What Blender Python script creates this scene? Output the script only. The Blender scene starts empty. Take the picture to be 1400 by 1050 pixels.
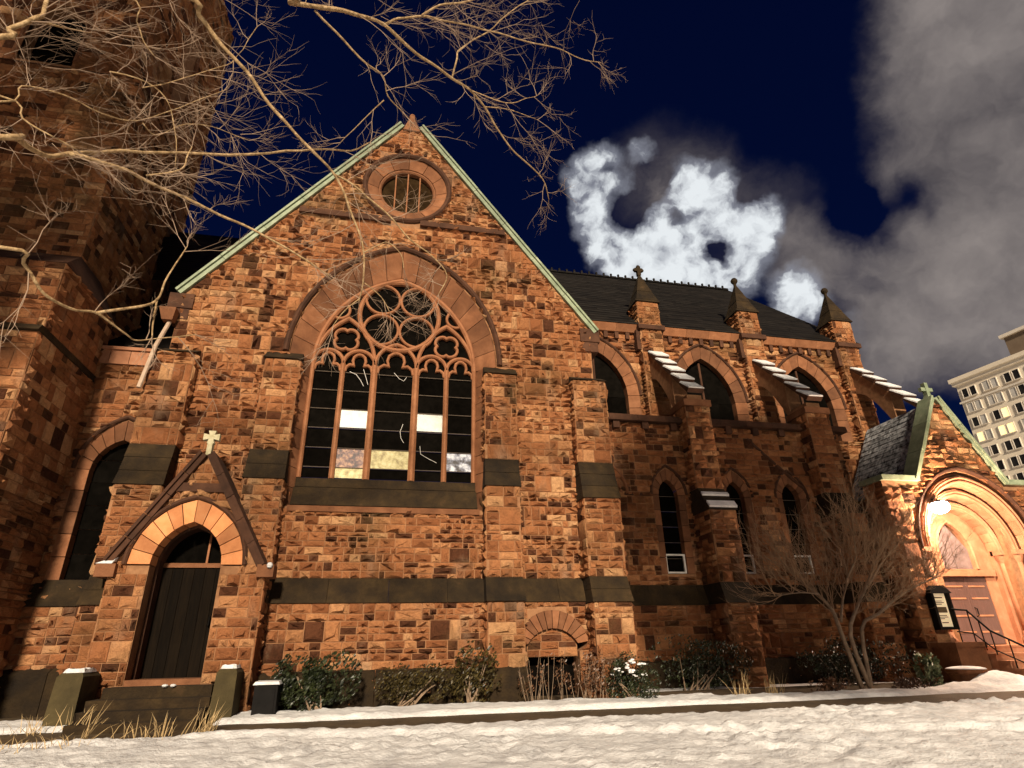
import bpy, math, random
from mathutils import Vector, Matrix, noise
from mathutils.geometry import tessellate_polygon
R = math.radians
random.seed(7)
scene = bpy.context.scene
COL = scene.collection
DG = None

# ------------------------------------------------------------------ camera
YAW, PITCH, ROLL, FOC = R(12.322), R(24.0895), R(-1.2656), 806.18
fw = Vector((math.sin(YAW)*math.cos(PITCH), math.cos(YAW)*math.cos(PITCH), math.sin(PITCH)))
rt = Vector((math.cos(YAW), -math.sin(YAW), 0)); up = rt.cross(fw)
rt, up = math.cos(ROLL)*rt + math.sin(ROLL)*up, -math.sin(ROLL)*rt + math.cos(ROLL)*up
EYE = Vector((0, 0, 1.6))
cam = bpy.data.cameras.new('camera'); cam_o = bpy.data.objects.new('camera', cam); COL.objects.link(cam_o)
m = Matrix((rt, up, -fw)).transposed().to_4x4(); m.translation = EYE
cam_o.matrix_world = m
cam.sensor_fit = 'HORIZONTAL'; cam.sensor_width = 36.0; cam.lens = 36.0*FOC/1400.0
cam.clip_start = 0.1; cam.clip_end = 2000
scene.camera = cam_o

def ray(px, py): return rt*(px-700)/FOC - up*(py-525)/FOC + fw
def at(px, py, Y):
    d = ray(px, py); return EYE + d*(Y/d.y)
def project(p):
    q = Vector(p)-EYE; w = q.dot(fw)
    if w <= 0.1: return None
    return 700+FOC*q.dot(rt)/w, 525-FOC*q.dot(up)/w

# ------------------------------------------------------------------ exposure, sun, sky
vs = scene.view_settings
scene.display_settings.display_device = 'sRGB'
vs.view_transform = 'Standard'; vs.look = 'None'; vs.exposure = 0.42; vs.gamma = 1; vs.use_curve_mapping = False
SUN_EL, SUN_AZ = R(24), R(-6)        # azimuth of the light's source, seen from the wall: negative is to the left
sun = bpy.data.lights.new('sun', 'SUN'); sun.energy = 5.0; sun.angle = R(4.0); sun.color = (1.0, 0.84, 0.64)
sun_o = bpy.data.objects.new('sun', sun); COL.objects.link(sun_o)
to_sun = Vector((math.sin(SUN_AZ)*math.cos(SUN_EL), -math.cos(SUN_AZ)*math.cos(SUN_EL), math.sin(SUN_EL)))
sun_o.rotation_euler = to_sun.to_track_quat('Z', 'Y').to_euler(); sun_o.location = to_sun*60

world = bpy.data.worlds.new('World'); scene.world = world; world.use_nodes = True
def build_world():
    nt = world.node_tree; N = nt.nodes; L = nt.links
    for n in list(N): N.remove(n)
    out = N.new('ShaderNodeOutputWorld'); bg = N.new('ShaderNodeBackground'); L.new(bg.outputs[0], out.inputs[0])
    bg.inputs[1].default_value = 1.0
    sky = N.new('ShaderNodeTexSky'); sky.sky_type = 'NISHITA'; sky.sun_disc = False
    sky.sun_elevation = SUN_EL; sky.sun_rotation = math.atan2(to_sun.x, to_sun.y); sky.altitude = 0
    tc = N.new('ShaderNodeTexCoord')
    def M(op, a, b=None, c=None, clamp=False):
        n = N.new('ShaderNodeMath'); n.operation = op; n.use_clamp = clamp
        for i, v in enumerate((a, b, c)):
            if v is None: continue
            if isinstance(v, (int, float)): n.inputs[i].default_value = v
            else: L.new(v, n.inputs[i])
        return n.outputs[0]
    def noise_n(scale, detail, rough, vec, dist=0.0):
        n = N.new('ShaderNodeTexNoise'); n.inputs['Scale'].default_value = scale; n.inputs['Detail'].default_value = detail
        n.inputs['Roughness'].default_value = rough; n.inputs['Distortion'].default_value = dist
        L.new(vec, n.inputs['Vector']); return n
    gen = tc.outputs['Generated']
    wn = noise_n(16, 4, .6, gen)
    sub = N.new('ShaderNodeVectorMath'); sub.operation = 'SUBTRACT'; L.new(wn.outputs['Color'], sub.inputs[0]); sub.inputs[1].default_value = (.5, .5, .5)
    mad = N.new('ShaderNodeVectorMath'); mad.operation = 'MULTIPLY_ADD'; L.new(sub.outputs[0], mad.inputs[0])
    mad.inputs[1].default_value = (.05, .05, .05); L.new(gen, mad.inputs[2])
    nz = N.new('ShaderNodeVectorMath'); nz.operation = 'NORMALIZE'; L.new(mad.outputs[0], nz.inputs[0])
    vec = nz.outputs[0]
    def blobs(lst, sc=1.0):
        tot = None
        for px, py, r, w in lst:
            c = ray(px, py); k = c.length; c = c.normalized(); a = sc*r/FOC/k
            dp = N.new('ShaderNodeVectorMath'); dp.operation = 'DISTANCE'; L.new(vec, dp.inputs[0]); dp.inputs[1].default_value = c
            mr = N.new('ShaderNodeMapRange'); mr.interpolation_type = 'SMOOTHSTEP'
            mr.inputs[1].default_value = a*1.3; mr.inputs[2].default_value = a*.2
            mr.inputs[3].default_value = 0; mr.inputs[4].default_value = w; L.new(dp.outputs['Value'], mr.inputs[0])
            tot = mr.outputs[0] if tot is None else M('ADD', tot, mr.outputs[0])
        return tot
    bright = blobs([(790,236,22,.8),(812,218,20,.7),(836,212,16,.7),(850,250,24,.7),(808,258,26,.9),(806,285,24,1),(818,315,28,1),(838,345,32,1),(866,372,38,1.1),
                    (902,372,40,1.1),(940,372,40,1.1),(975,378,30,1.1),(900,300,20,.9),(893,330,26,.9),(925,335,30,1),(878,208,16,.8),
                    (935,255,30,.9),(950,280,36,1),(975,250,26,.8),(985,300,34,1),(1010,320,30,1),(1046,292,24,1),(1040,315,24,.9),(1022,350,26,1),(1015,385,28,.9),
                    (1088,392,26,1.2),(1096,420,30,1.2),(1162,440,16,.35),(1174,470,14,.25)], 1.30)
    holes = blobs([(893,252,24,1.0),(864,286,22,.9),(880,272,16,.6),(922,300,16,.9),(984,340,15,1.1),(1028,268,18,.8),(828,232,10,.5),(990,356,9,.6),(975,343,12,.8)], 1.1)
    f1 = noise_n(34, 4, .55, vec, 0).outputs['Fac']
    db = M('SUBTRACT', M('MULTIPLY', bright, 1.2), M('MULTIPLY', holes, 1.15))
    db = M('SUBTRACT', 1.0, M('POWER', 2.718, M('MULTIPLY', M('MAXIMUM', db, 0), -.95)))
    db = M('MULTIPLY_ADD', M('MULTIPLY', M('SUBTRACT', f1, .5), M('MINIMUM', M('MULTIPLY', bright, 2.5), 1.0)), .80, db)
    db = M('MULTIPLY', M('SUBTRACT', db, .10), 1.2, clamp=True)
    sm = N.new('ShaderNodeMapRange'); sm.interpolation_type = 'SMOOTHSTEP'; L.new(db, sm.inputs[0]); db = sm.outputs[0]
    grey = blobs([(1350,40,150,1),(1330,160,130,1),(1380,280,150,1),(1290,300,80,.8),(1300,390,110,1),(1220,440,70,.8),(1240,490,60,.6),(1160,370,70,.55),
                  (1110,345,60,.45),(1390,470,70,.5),(1500,150,200,1),(1235,250,60,.25),(1190,480,70,.35),(1310,500,60,.3),(1520,380,170,1),(1480,560,100,.6),(1420,-120,180,1),(1560,-60,220,1),(1680,250,260,1), (900,225,80,.24),(965,245,75,.24),(880,280,60,.2),(1000,320,110,.16),(1075,270,60,.14),(1090,340,60,.2)])
    grey = M('MAXIMUM', M('SUBTRACT', grey, blobs([(1262,265,42,1.5),(1285,300,26,1.0),(1180,300,45,.6),(1235,330,30,.6),(1255,425,32,.5),(1330,120,45,.35),(1200,390,26,.4)])), 0)
    f2 = noise_n(7, 6, .58, vec, .3).outputs['Fac']
    stray = M('MULTIPLY', M('SUBTRACT', noise_n(2.2, 4, .6, gen).outputs['Fac'], .56), 2.2, clamp=True)
    dg = M('SUBTRACT', 1.0, M('POWER', 2.718, M('MULTIPLY', grey, -1.3)))
    dg = M('MULTIPLY_ADD', M('MULTIPLY', M('SUBTRACT', f2, .5), M('MINIMUM', M('MULTIPLY', grey, 2.0), 1.0)), 1.35, dg)
    dg = M('MULTIPLY', M('SUBTRACT', dg, .08), 1.12, clamp=True)
    sg = N.new('ShaderNodeMapRange'); sg.interpolation_type = 'SMOOTHSTEP'; L.new(dg, sg.inputs[0]); dg = sg.outputs[0]
    def mix(fac, a, b):
        n = N.new('ShaderNodeMix'); n.data_type = 'RGBA'
        L.new(fac, n.inputs[0])
        for s, v in ((6, a), (7, b)):
            if isinstance(v, tuple): n.inputs[s].default_value = (*v, 1)
            else: L.new(v, n.inputs[s])
        return n.outputs[2]
    def vop(op, a, b):
        n = N.new('ShaderNodeVectorMath'); n.operation = op
        for i, v in enumerate((a, b)):
            if isinstance(v, tuple): n.inputs[i].default_value = v
            else: L.new(v, n.inputs[i])
        return n.outputs[0]
    base = vop('MULTIPLY', sky.outputs[0], (.0003, .0009, .0034))
    base = vop('ADD', base, (.0002, .0010, .009))
    gcol = mix(M('MULTIPLY', M('SUBTRACT', noise_n(6, 5, .6, vec).outputs['Fac'], .30), 2.4, clamp=True), (.070, .062, .066), (.235, .205, .192))
    mapr_w = lambda v: M('MULTIPLY', M('SUBTRACT', v, .36), 4.2, clamp=True)
    col = mix(dg, base, gcol)
    bcol = mix(mapr_w(M('MULTIPLY_ADD', M('SUBTRACT', f1, .5), .45, M('MULTIPLY', db, .56))), (.20, .21, .25), (.60, .63, .65))
    col = mix(db, col, bcol)
    L.new(col, bg.inputs[0])
build_world()

# ------------------------------------------------------------------ materials
def new_mat(name):
    mt = bpy.data.materials.new(name); mt.use_nodes = True
    nt = mt.node_tree; b = nt.nodes['Principled BSDF']; return mt, nt, b
def tex(nt, scale, detail=4, rough=.6, dist=0.0, coord='pos', stretch=None):
    N, L = nt.nodes, nt.links
    if coord == 'pos': src = N.new('ShaderNodeNewGeometry').outputs['Position']
    else: src = N.new('ShaderNodeTexCoord').outputs['Object']
    if stretch:
        mp = N.new('ShaderNodeMapping'); mp.inputs['Scale'].default_value = stretch; L.new(src, mp.inputs[0]); src = mp.outputs[0]
    n = N.new('ShaderNodeTexNoise'); n.inputs['Scale'].default_value = scale; n.inputs['Detail'].default_value = detail
    n.inputs['Roughness'].default_value = rough; n.inputs['Distortion'].default_value = dist
    L.new(src, n.inputs['Vector']); return n.outputs['Fac']
def ramp(nt, fac, stops):
    n = nt.nodes.new('ShaderNodeValToRGB'); nt.links.new(fac, n.inputs[0]); e = n.color_ramp.elements
    while len(e) < len(stops): e.new(.5)
    for el, (p, c) in zip(e, stops): el.position = p; el.color = (*c, 1)
    return n.outputs[0]
def mixc(nt, fac, a, b, mode='MIX'):
    n = nt.nodes.new('ShaderNodeMix'); n.data_type = 'RGBA'; n.blend_type = mode
    if isinstance(fac, float): n.inputs[0].default_value = fac
    else: nt.links.new(fac, n.inputs[0])
    for s, v in ((6, a), (7, b)):
        if isinstance(v, tuple): n.inputs[s].default_value = (*v, 1)
        else: nt.links.new(v, n.inputs[s])
    return n.outputs[2]
def bump(nt, b, h, dist, strength=1.0):
    n = nt.nodes.new('ShaderNodeBump'); n.inputs['Distance'].default_value = dist; n.inputs['Strength'].default_value = strength
    nt.links.new(h, n.inputs['Height']); nt.links.new(n.outputs[0], b.inputs['Normal'])
def tone(nt):
    n = nt.nodes.new('ShaderNodeAttribute'); n.attribute_name = 'tone'; return n.outputs['Fac']
def mapr(nt, v, a, b, c=0.0, d=1.0):
    n = nt.nodes.new('ShaderNodeMapRange'); nt.links.new(v, n.inputs[0])
    for i, x in enumerate((a, b, c, d)): n.inputs[i+1].default_value = x
    return n.outputs[0]
def simple(name, stops, scale=3.0, rough=.8, bd=.01, bscale=25, tmix=0.0, stretch=None, metallic=0, spec=.3, coord='pos'):
    mt, nt, b = new_mat(name)
    c = ramp(nt, tex(nt, scale, 6, .65, .2, coord, stretch), stops)
    if tmix:
        g = ramp(nt, tone(nt), [(0, (1-tmix,)*3), (1, (1+tmix*.6,)*3)])
        c = mixc(nt, 1.0, c, g, 'MULTIPLY')
    nt.links.new(c, b.inputs['Base Color']); b.inputs['Roughness'].default_value = rough; b.inputs['Metallic'].default_value = metallic
    b.inputs['Specular IOR Level'].default_value = spec
    if bd: bump(nt, b, tex(nt, bscale, 5, .65, 0, coord, stretch), bd)
    return mt

def stone_mat():
    mt, nt, b = new_mat('rock_faced_brownstone')
    t = tone(nt)
    c = ramp(nt, t, [(0, (.048, .017, .007)), (.2, (.11, .039, .016)), (.3, (.29, .107, .040)), (.6, (.44, .178, .070)), (.8, (.55, .25, .105)), (1, (.67, .375, .18))])
    c = mixc(nt, mapr(nt, tex(nt, 14, 6, .7), .35, .8, .0, .6), c, (.17, .062, .028))
    c = mixc(nt, mapr(nt, tex(nt, .55, 5, .65), .50, .74, 0, .75), c, (.085, .055, .020))       # green-brown staining
    c = mixc(nt, mapr(nt, tex(nt, 1.3, 5, .6, 0, 'pos', (1, 1, .5)), .56, .75, 0, .65), c, (.38, .24, .15))
    nt.links.new(c, b.inputs['Base Color']); b.inputs['Roughness'].default_value = .88; b.inputs['Specular IOR Level'].default_value = .2
    h = mixc(nt, .5, tex(nt, 10, 6, .7), tex(nt, 38, 4, .7))
    bump(nt, b, h, .11)
    return mt
STONE = stone_mat()
MORTAR = simple('dark_lime_mortar', [(.3, (.19, .088, .040)), (.7, (.34, .175, .085))], 6, .95, .01)
DRESSED = simple('smooth_brown_sandstone', [(.25, (.11, .043, .019)), (.5, (.195, .079, .034)), (.75, (.29, .128, .060))], 2.2, .85, .012, 30, .38)
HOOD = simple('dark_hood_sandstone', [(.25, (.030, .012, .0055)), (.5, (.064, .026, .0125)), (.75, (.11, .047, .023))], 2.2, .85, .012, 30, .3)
ORANGE = simple('fresh_orange_sandstone', [(.25, (.42, .155, .056)), (.5, (.55, .22, .085)), (.75, (.60, .28, .12))], 2.6, .85, .008, 30, .38)
PINKST = simple('pale_pink_sandstone', [(.25, (.26, .11, .055)), (.5, (.37, .165, .085)), (.75, (.48, .24, .135))], 2.6, .85, .008, 30, .25)
TRACERY = simple('terracotta_tracery_stone', [(.25, (.20, .080, .034)), (.5, (.29, .12, .053)), (.75, (.37, .165, .077))], 3.5, .8, .008, 30, .25)
MOSSY = simple('mossy_weathering_stone', [(.25, (.009, .005, .0018)), (.45, (.021, .0118, .0037)), (.62, (.036, .021, .0065)), (.8, (.08, .042, .017))], 2.4, .9, .03, 18, .3)
SLATE = simple('wet_dark_slate', [(.3, (.005, .0042, .0035)), (.7, (.012, .0095, .0075))], 3, .6, .006, 30, .4, spec=.15)
SNOWSLATE = simple('slate_dusted_with_snow', [(.38, (.035, .035, .038)), (.5, (.26, .27, .28)), (.7, (.48, .49, .5))], 2.4, .8, .01, 18, .35, (1, 3, 3))
COPPER = simple('verdigris_copper', [(.3, (.13, .165, .10)), (.55, (.22, .265, .17)), (.8, (.36, .39, .27))], 4, .55, .004, 30, .2)
SNOW = simple('snow', [(.3, (.50, .50, .51)), (.5, (.68, .68, .68)), (.7, (.82, .82, .82))], 2.2, .85, .03, 14)
GLASS = simple('dark_leaded_glass', [(.3, (.0025, .0022, .0018)), (.7, (.006, .005, .004))], 5, .3, .003, 9, .4, spec=.0)
IRON = simple('black_iron', [(.3, (.0035, .003, .0028)), (.7, (.007, .006, .0055))], 8, .65, .002, 40, spec=.1)
BAR = simple('grey_saddle_bar_iron', [(.3, (.07, .055, .04)), (.7, (.13, .10, .075))], 8, .6, 0)
WOOD = simple('dark_oak_door', [(.3, (.003, .0018, .0009)), (.7, (.009, .0054, .0025))], 4, .8, .006, 20, .3, (8, 8, .6), spec=.08)
REDWOOD = simple('brown_red_door', [(.3, (.085, .045, .036)), (.7, (.13, .07, .056))], 4, .6, .005, 20, .2, (8, 8, .6))
WHITE = simple('weathered_white_paint', [(.3, (.5, .48, .44)), (.7, (.75, .72, .67))], 4, .6, .003)
PALEPANEL = simple('pale_translucent_panel', [(.3, (.50, .50, .46)), (.5, (.66, .68, .64)), (.7, (.76, .78, .74))], 2.6, .5, .004, 12)
YELLOWG = simple('amber_stained_glass', [(.35, (.22, .17, .055)), (.5, (.46, .40, .17)), (.65, (.60, .56, .30))], 7, .4, .006, 20)  # amber glass, its glow from inside put into the bright base colour
PLUMG = simple('plum_stained_glass', [(.38, (.03, .015, .02)), (.5, (.16, .075, .065)), (.62, (.42, .24, .14))], 9, .4, .006, 20)  # plum pattern, with the light from inside painted into its paler stops
BLUEG = simple('blue_white_stained_glass', [(.40, (.035, .03, .035)), (.5, (.22, .24, .32)), (.6, (.62, .66, .74))], 5, .4, .006, 14)
BARK = simple('pale_tan_bark', [(.3, (.14, .085, .04)), (.5, (.36, .24, .12)), (.7, (.58, .42, .24))], 14, .9, .02, 34, 0, (1, 1, 1))
TWIG = simple('rosy_brown_twig_bark', [(.3, (.22, .15, .10)), (.7, (.36, .26, .19))], 6, .9, 0)
SHRUBBARK = simple('grey_brown_shrub_bark', [(.3, (.16, .11, .072)), (.7, (.30, .21, .14))], 8, .9, .004)
SHRUBTWIG = simple('dull_brown_shrub_twig', [(.3, (.20, .12, .07)), (.7, (.33, .21, .125))], 8, .9, 0)
EARTH = simple('wet_brown_path', [(.3, (.05, .034, .018)), (.7, (.105, .073, .04))], 3, .8, .015, 14)
DRYGRASS = simple('straw_grass', [(.3, (.30, .20, .09)), (.7, (.50, .36, .18))], 3, .85, 0, tmix=.5)
CREAM = simple('cream_terracotta_cladding', [(.3, (.72, .62, .48)), (.7, (.82, .72, .57))], .25, .8, 0)
CREAMD = simple('tan_trim', [(.3, (.66, .59, .50)), (.7, (.74, .67, .57))], .3, .8, 0)  # trim tan, slightly greyer than the wall cladding
FARGLASS = simple('far_window_glass', [(.3, (.012, .011, .011)), (.7, (.03, .028, .026))], .4, .3, 0)
BLIND = simple('pale_window_blind', [(.3, (.40, .38, .34)), (.7, (.55, .52, .48))], .5, .7, 0)
PENTH = simple('brown_penthouse_wall', [(.3, (.16, .115, .08)), (.7, (.20, .15, .105))], .3, .85, 0)
def leafm(name, a, b, rough=.45):
    mt, nt, bs = new_mat(name)
    nt.links.new(ramp(nt, tone(nt), [(0, a), (1, b)]), bs.inputs['Base Color']); bs.inputs['Roughness'].default_value = rough
    return mt
LEAF = leafm('dark_evergreen_leaf', (.006, .010, .003), (.036, .046, .014))
LEAFY = leafm('yellowing_leaf', (.016, .012, .003), (.085, .062, .015))
LEAFG = leafm('pale_green_leaf', (.11, .15, .065), (.36, .42, .23))
LEAFB = leafm('withered_brown_leaf', (.05, .022, .01), (.16, .075, .035))
def emit(name, col, strength):
    mt, nt, b = new_mat(name); b.inputs['Base Color'].default_value = (*col, 1)
    b.inputs['Emission Color'].default_value = (*col, 1); b.inputs['Emission Strength'].default_value = strength; return mt
LAMPGLOW = emit('lamp_glow', (1.0, .86, .74), 60)
LITWIN = emit('lit_window', (1.0, .72, .30), 1.1)
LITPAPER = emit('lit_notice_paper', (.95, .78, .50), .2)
PRINT = simple('dark_print', [(.3, (.10, .07, .03)), (.7, (.16, .11, .06))], 6, .8, 0)

# ------------------------------------------------------------------ mesh helpers
ORG = {}
class MB:
    def __init__(s): s.v = []; s.f = []; s.t = []; s.cur = .5
    def poly(s, pts, t=None):
        i = len(s.v); s.v += [tuple(p) for p in pts]; s.f.append(tuple(range(i, i+len(pts)))); s.t.append(s.cur if t is None else t)
    def add(s, vs, fs, t=None):
        i = len(s.v); s.v += [tuple(p) for p in vs]
        for f in fs: s.f.append(tuple(a+i for a in f)); s.t.append(s.cur if t is None else t)
    def hexa(s, p, t=None):      # 8 points: bottom loop 0-3, top loop 4-7
        s.add(p, [(3, 2, 1, 0), (4, 5, 6, 7), (0, 1, 5, 4), (1, 2, 6, 5), (2, 3, 7, 6), (3, 0, 4, 7)], t)
    def box(s, x0, x1, y0, y1, z0, z1, t=None):
        s.hexa([(x0, y0, z0), (x1, y0, z0), (x1, y1, z0), (x0, y1, z0), (x0, y0, z1), (x1, y0, z1), (x1, y1, z1), (x0, y1, z1)], t)
    def loft(s, a, b, t=None, caps=True):       # two loops of equal length
        n = len(a); fs = [(i, (i+1) % n, n+(i+1) % n, n+i) for i in range(n)]
        if caps: fs += [tuple(reversed(range(n))), tuple(range(n, 2*n))]
        s.add(list(a)+list(b), fs, t)
    def tube(s, pts, rad, n=6, t=None, cap=True):
        pts = [Vector(p) for p in pts]; k = len(pts)
        if not isinstance(rad, (list, tuple)): rad = [rad]*k
        tan0 = (pts[1]-pts[0]).normalized()
        nrm = tan0.orthogonal().normalized(); i0 = len(s.v)
        for i in range(k):
            tg = (pts[min(i+1, k-1)]-pts[max(i-1, 0)])
            tg = tg.normalized() if tg.length > 1e-9 else tan0
            nrm = nrm - tg*nrm.dot(tg)
            nrm = nrm.normalized() if nrm.length > 1e-6 else tg.orthogonal().normalized()
            bn = tg.cross(nrm)
            for j in range(n):
                a = 2*math.pi*j/n; s.v.append(tuple(pts[i]+(nrm*math.cos(a)+bn*math.sin(a))*rad[i]))
        tt = s.cur if t is None else t
        for i in range(k-1):
            for j in range(n):
                a = i0+i*n+j; b = i0+i*n+(j+1) % n
                s.f.append((a, b, b+n, a+n)); s.t.append(tt)
        if cap:
            s.f.append(tuple(i0+j for j in reversed(range(n)))); s.f.append(tuple(i0+(k-1)*n+j for j in range(n))); s.t += [tt, tt]
    def sphere(s, c, r, n=10, sz=1.0, t=None):
        c = Vector(c); i0 = len(s.v); m_ = n//2
        for i in range(m_+1):
            th = math.pi*i/m_
            for j in range(n):
                ph = 2*math.pi*j/n; s.v.append((c.x+r*math.sin(th)*math.cos(ph), c.y+r*math.sin(th)*math.sin(ph), c.z+r*sz*math.cos(th)))
        tt = s.cur if t is None else t
        for i in range(m_):
            for j in range(n):
                a = i0+i*n+j; b = i0+i*n+(j+1) % n; s.f.append((a, a+n, b+n, b)); s.t.append(tt)
    def build(s, name, mat, parent=None, smooth=False, kind=None, label=None):
        me = bpy.data.meshes.new(name); o = ORG.get(parent.name, Vector()) if parent else Vector()
        me.from_pydata([(x-o.x, y-o.y, z-o.z) for x, y, z in s.v], [], s.f)
        at_ = me.attributes.new('tone', 'FLOAT', 'FACE'); at_.data.foreach_set('value', s.t)
        if smooth: me.polygons.foreach_set('use_smooth', [True]*len(me.polygons))
        me.materials.append(mat); me.update()
        ob = bpy.data.objects.new(name, me); COL.objects.link(ob)
        if parent: ob.parent = parent; ORG[ob.name] = o
        else: ORG[ob.name] = Vector()
        if kind: ob['kind'] = kind
        if label: ob['label'] = label
        return ob
def thing(name, loc, label, cat, group=None):
    o = bpy.data.objects.new(name, None); COL.objects.link(o); o.location = loc; o.empty_display_size = .3
    ORG[o.name] = Vector(loc); o['label'] = label; o['category'] = cat
    if group: o['group'] = group
    return o
def tag(o, label, cat, group=None):
    o['label'] = label; o['category'] = cat
    if group: o['group'] = group
    return o

# ------------------------------------------------------------------ walls built stone by stone
class Frame:
    def __init__(s, o, u, n): s.o = Vector(o); s.u = Vector(u); s.n = Vector(n)
    def __call__(s, u, v, d=0.0): return s.o + s.u*u + Vector((0, 0, v)) + s.n*d
def front(Y): return Frame((0, Y, 0), (1, 0, 0), (0, -1, 0))
def crossings(polys, v):
    xs = []
    for P in polys:
        for i in range(len(P)):
            (a, b), (c, d) = P[i], P[(i+1) % len(P)]
            if (b <= v) != (d <= v): xs.append(a+(v-b)*(c-a)/(d-b))
    xs.sort(); return [(xs[i], xs[i+1]) for i in range(0, len(xs)-1, 2)]
STONES = []     # (verts, tone, parent)
STONE_F = [(8, 9, 1, 0), (9, 10, 2, 1), (10, 11, 3, 2), (11, 8, 0, 3), (0, 1, 5, 4), (1, 2, 6, 5), (2, 3, 7, 6), (3, 0, 4, 7), (4, 5, 12), (5, 6, 12), (6, 7, 12), (7, 4, 12)]
def one_stone(fr, c, parent, depth, bias=0.0):
    # c: (ul0, ul1, ur0, ur1, v0, v1)
    ul0, ul1, ur0, ur1, v0, v1 = c; g = .010
    h = v1-v0; depth *= 1.65; w = ((ur0-ul0)+(ur1-ul1))/2
    q = [(ul0+g, v0+g), (ur0-g, v0+g), (ur1-g, v1-g), (ul1+g, v1-g)]
    cu = sum(a for a, b in q)/4; cv = sum(b for a, b in q)/4
    dep = depth*random.uniform(.45, 1.25)
    k = min(.06, .3*min(h, w)) / max(.05, min(h, w)/2)
    vs_ = [fr(a, b, .010+random.uniform(0, .012)) for a, b in q]
    for a, b in q:
        kk = k*random.uniform(.6, 1.5)
        vs_.append(fr(a+(cu-a)*kk, b+(cv-b)*kk, dep*random.uniform(.3, 1.1)))
    vs_ += [fr(a, b, -.02) for a, b in q]
    vs_.append(fr(cu+random.uniform(-.22, .22)*w, cv+random.uniform(-.25, .25)*h, dep*random.uniform(.9, 1.6)))
    r = random.random()
    t = random.uniform(0, .2) if r < .15 else (random.uniform(.3, .62) if r < .68 else random.uniform(.62, 1.0))
    n_ = noise.noise(Vector((cu*.35, cv*.45, fr.o.y)))*.18
    STONES.append((vs_, max(0, min(1, t+(n_ if t > .25 else 0)+bias)), parent))
def lay(polys, fr, parent, band=.37, lens=(.12, .42), depth=.06, bias=0.0, vmin=None, vmax=None):
    vs_ = [b for P in polys for a, b in P]; lo = min(vs_) if vmin is None else vmin; hi = max(vs_) if vmax is None else vmax
    v = lo
    while v < hi-.06:
        bh = min(band*random.uniform(.82, 1.18), hi-v)
        if hi-v-bh < .15: bh = hi-v
        span = crossings(polys, v+bh/2) or crossings(polys, v+.01)
        if not span: v += bh; continue
        u = min(a for a, b in span)-.6; end = max(b for a, b in span)+.6
        while u < end:
            sl = random.uniform(.55, 1.5); r = random.random()
            rows = [1] if (r < .10 or bh < .24) else ([.5+random.uniform(-.13, .13)] if r < .68 else [random.uniform(.26, .40), random.uniform(.58, .72)])
            cuts = [0]+(rows if rows != [1] else [])+[1]
            for k in range(len(cuts)-1):
                va, vb = v+bh*cuts[k], v+bh*cuts[k+1]
                A, B = crossings(polys, va+.004), crossings(polys, vb-.004)
                if len(A) != len(B):
                    C = A if len(A) > len(B) else B
                    A = B = C
                x = u
                while x < u+sl-1e-6:
                    w = random.uniform(*lens)*(1.15 if rows == [1] else 1.0)
                    if u+sl-(x+w) < .18: w = u+sl-x
                    for (l0, r0), (l1, r1) in zip(A, B):
                        c = (max(x, l0), max(x, l1), min(x+w, r0), min(x+w, r1), va, vb)
                        if c[2]-c[0] > .03 and c[3]-c[1] > .03 and (c[2]-c[0]+c[3]-c[1]) > .14: one_stone(fr, c, parent, depth, bias)
                    x += w
            u += sl
        v += bh
def slab(mb, polys, fr, d0, d1):
    """Solid plate: face at d1 with holes, back at d0, rims all round."""
    flat = [p for P in polys for p in P]
    tris = tessellate_polygon([[Vector((a, b, 0)) for a, b in P] for P in polys])
    n = len(flat)
    mb.add([fr(a, b, d1) for a, b in flat]+[fr(a, b, d0) for a, b in flat], [tuple(t) for t in tris]+[tuple(i+n for i in reversed(t)) for t in tris])
    for P in polys:
        for i in range(len(P)):
            a, b = P[i], P[(i+1) % len(P)]
            mb.poly([fr(*a, d1), fr(*b, d1), fr(*b, d0), fr(*a, d0)])
def wall(name, parent, polys, Y, thick=.4, depth=.06, band=.37, lens=(.12, .42), bias=0.0, fr=None, extra=None):
    fr = fr or front(Y); mb = MB(); slab(mb, polys, fr, -thick, 0)
    if extra: extra(mb)
    o = mb.build(name, MORTAR, parent)
    lay(polys, fr, o, band, lens, depth, bias); return o
def rect(x0, x1, z0, z1): return [(x0, z0), (x1, z0), (x1, z1), (x0, z1)]
def arc(cx, w, zs, za, n=8):
    """Points of an arch from left springing over the apex to the right springing."""
    h = za-zs; out = []
    if h >= w*.999:
        Rr = (h*h+w*w)/(2*w); th = math.acos(max(-1, min(1, (Rr-w)/Rr)))
        L_ = [(cx-w+Rr-Rr*math.cos(th*i/n), zs+Rr*math.sin(th*i/n)) for i in range(n+1)]
    else:
        Rr = (w*w+h*h)/(2*h); th = math.asin(w/Rr); c = za-Rr
        L_ = [(cx-Rr*math.sin(th*(1-i/n)), c+Rr*math.cos(th*(1-i/n))) for i in range(n+1)]
    return L_ + [(2*cx-a, b) for a, b in reversed(L_[:-1])]
def arch_path(cx, w, zs, za, zb, n=8): return [(cx-w, zb)]+arc(cx, w, zs, za, n)+[(cx+w, zb)]
def circ(cx, cz, r, n=24): return [(cx+r*math.cos(2*math.pi*i/n), cz+r*math.sin(2*math.pi*i/n)) for i in range(n)]
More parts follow.
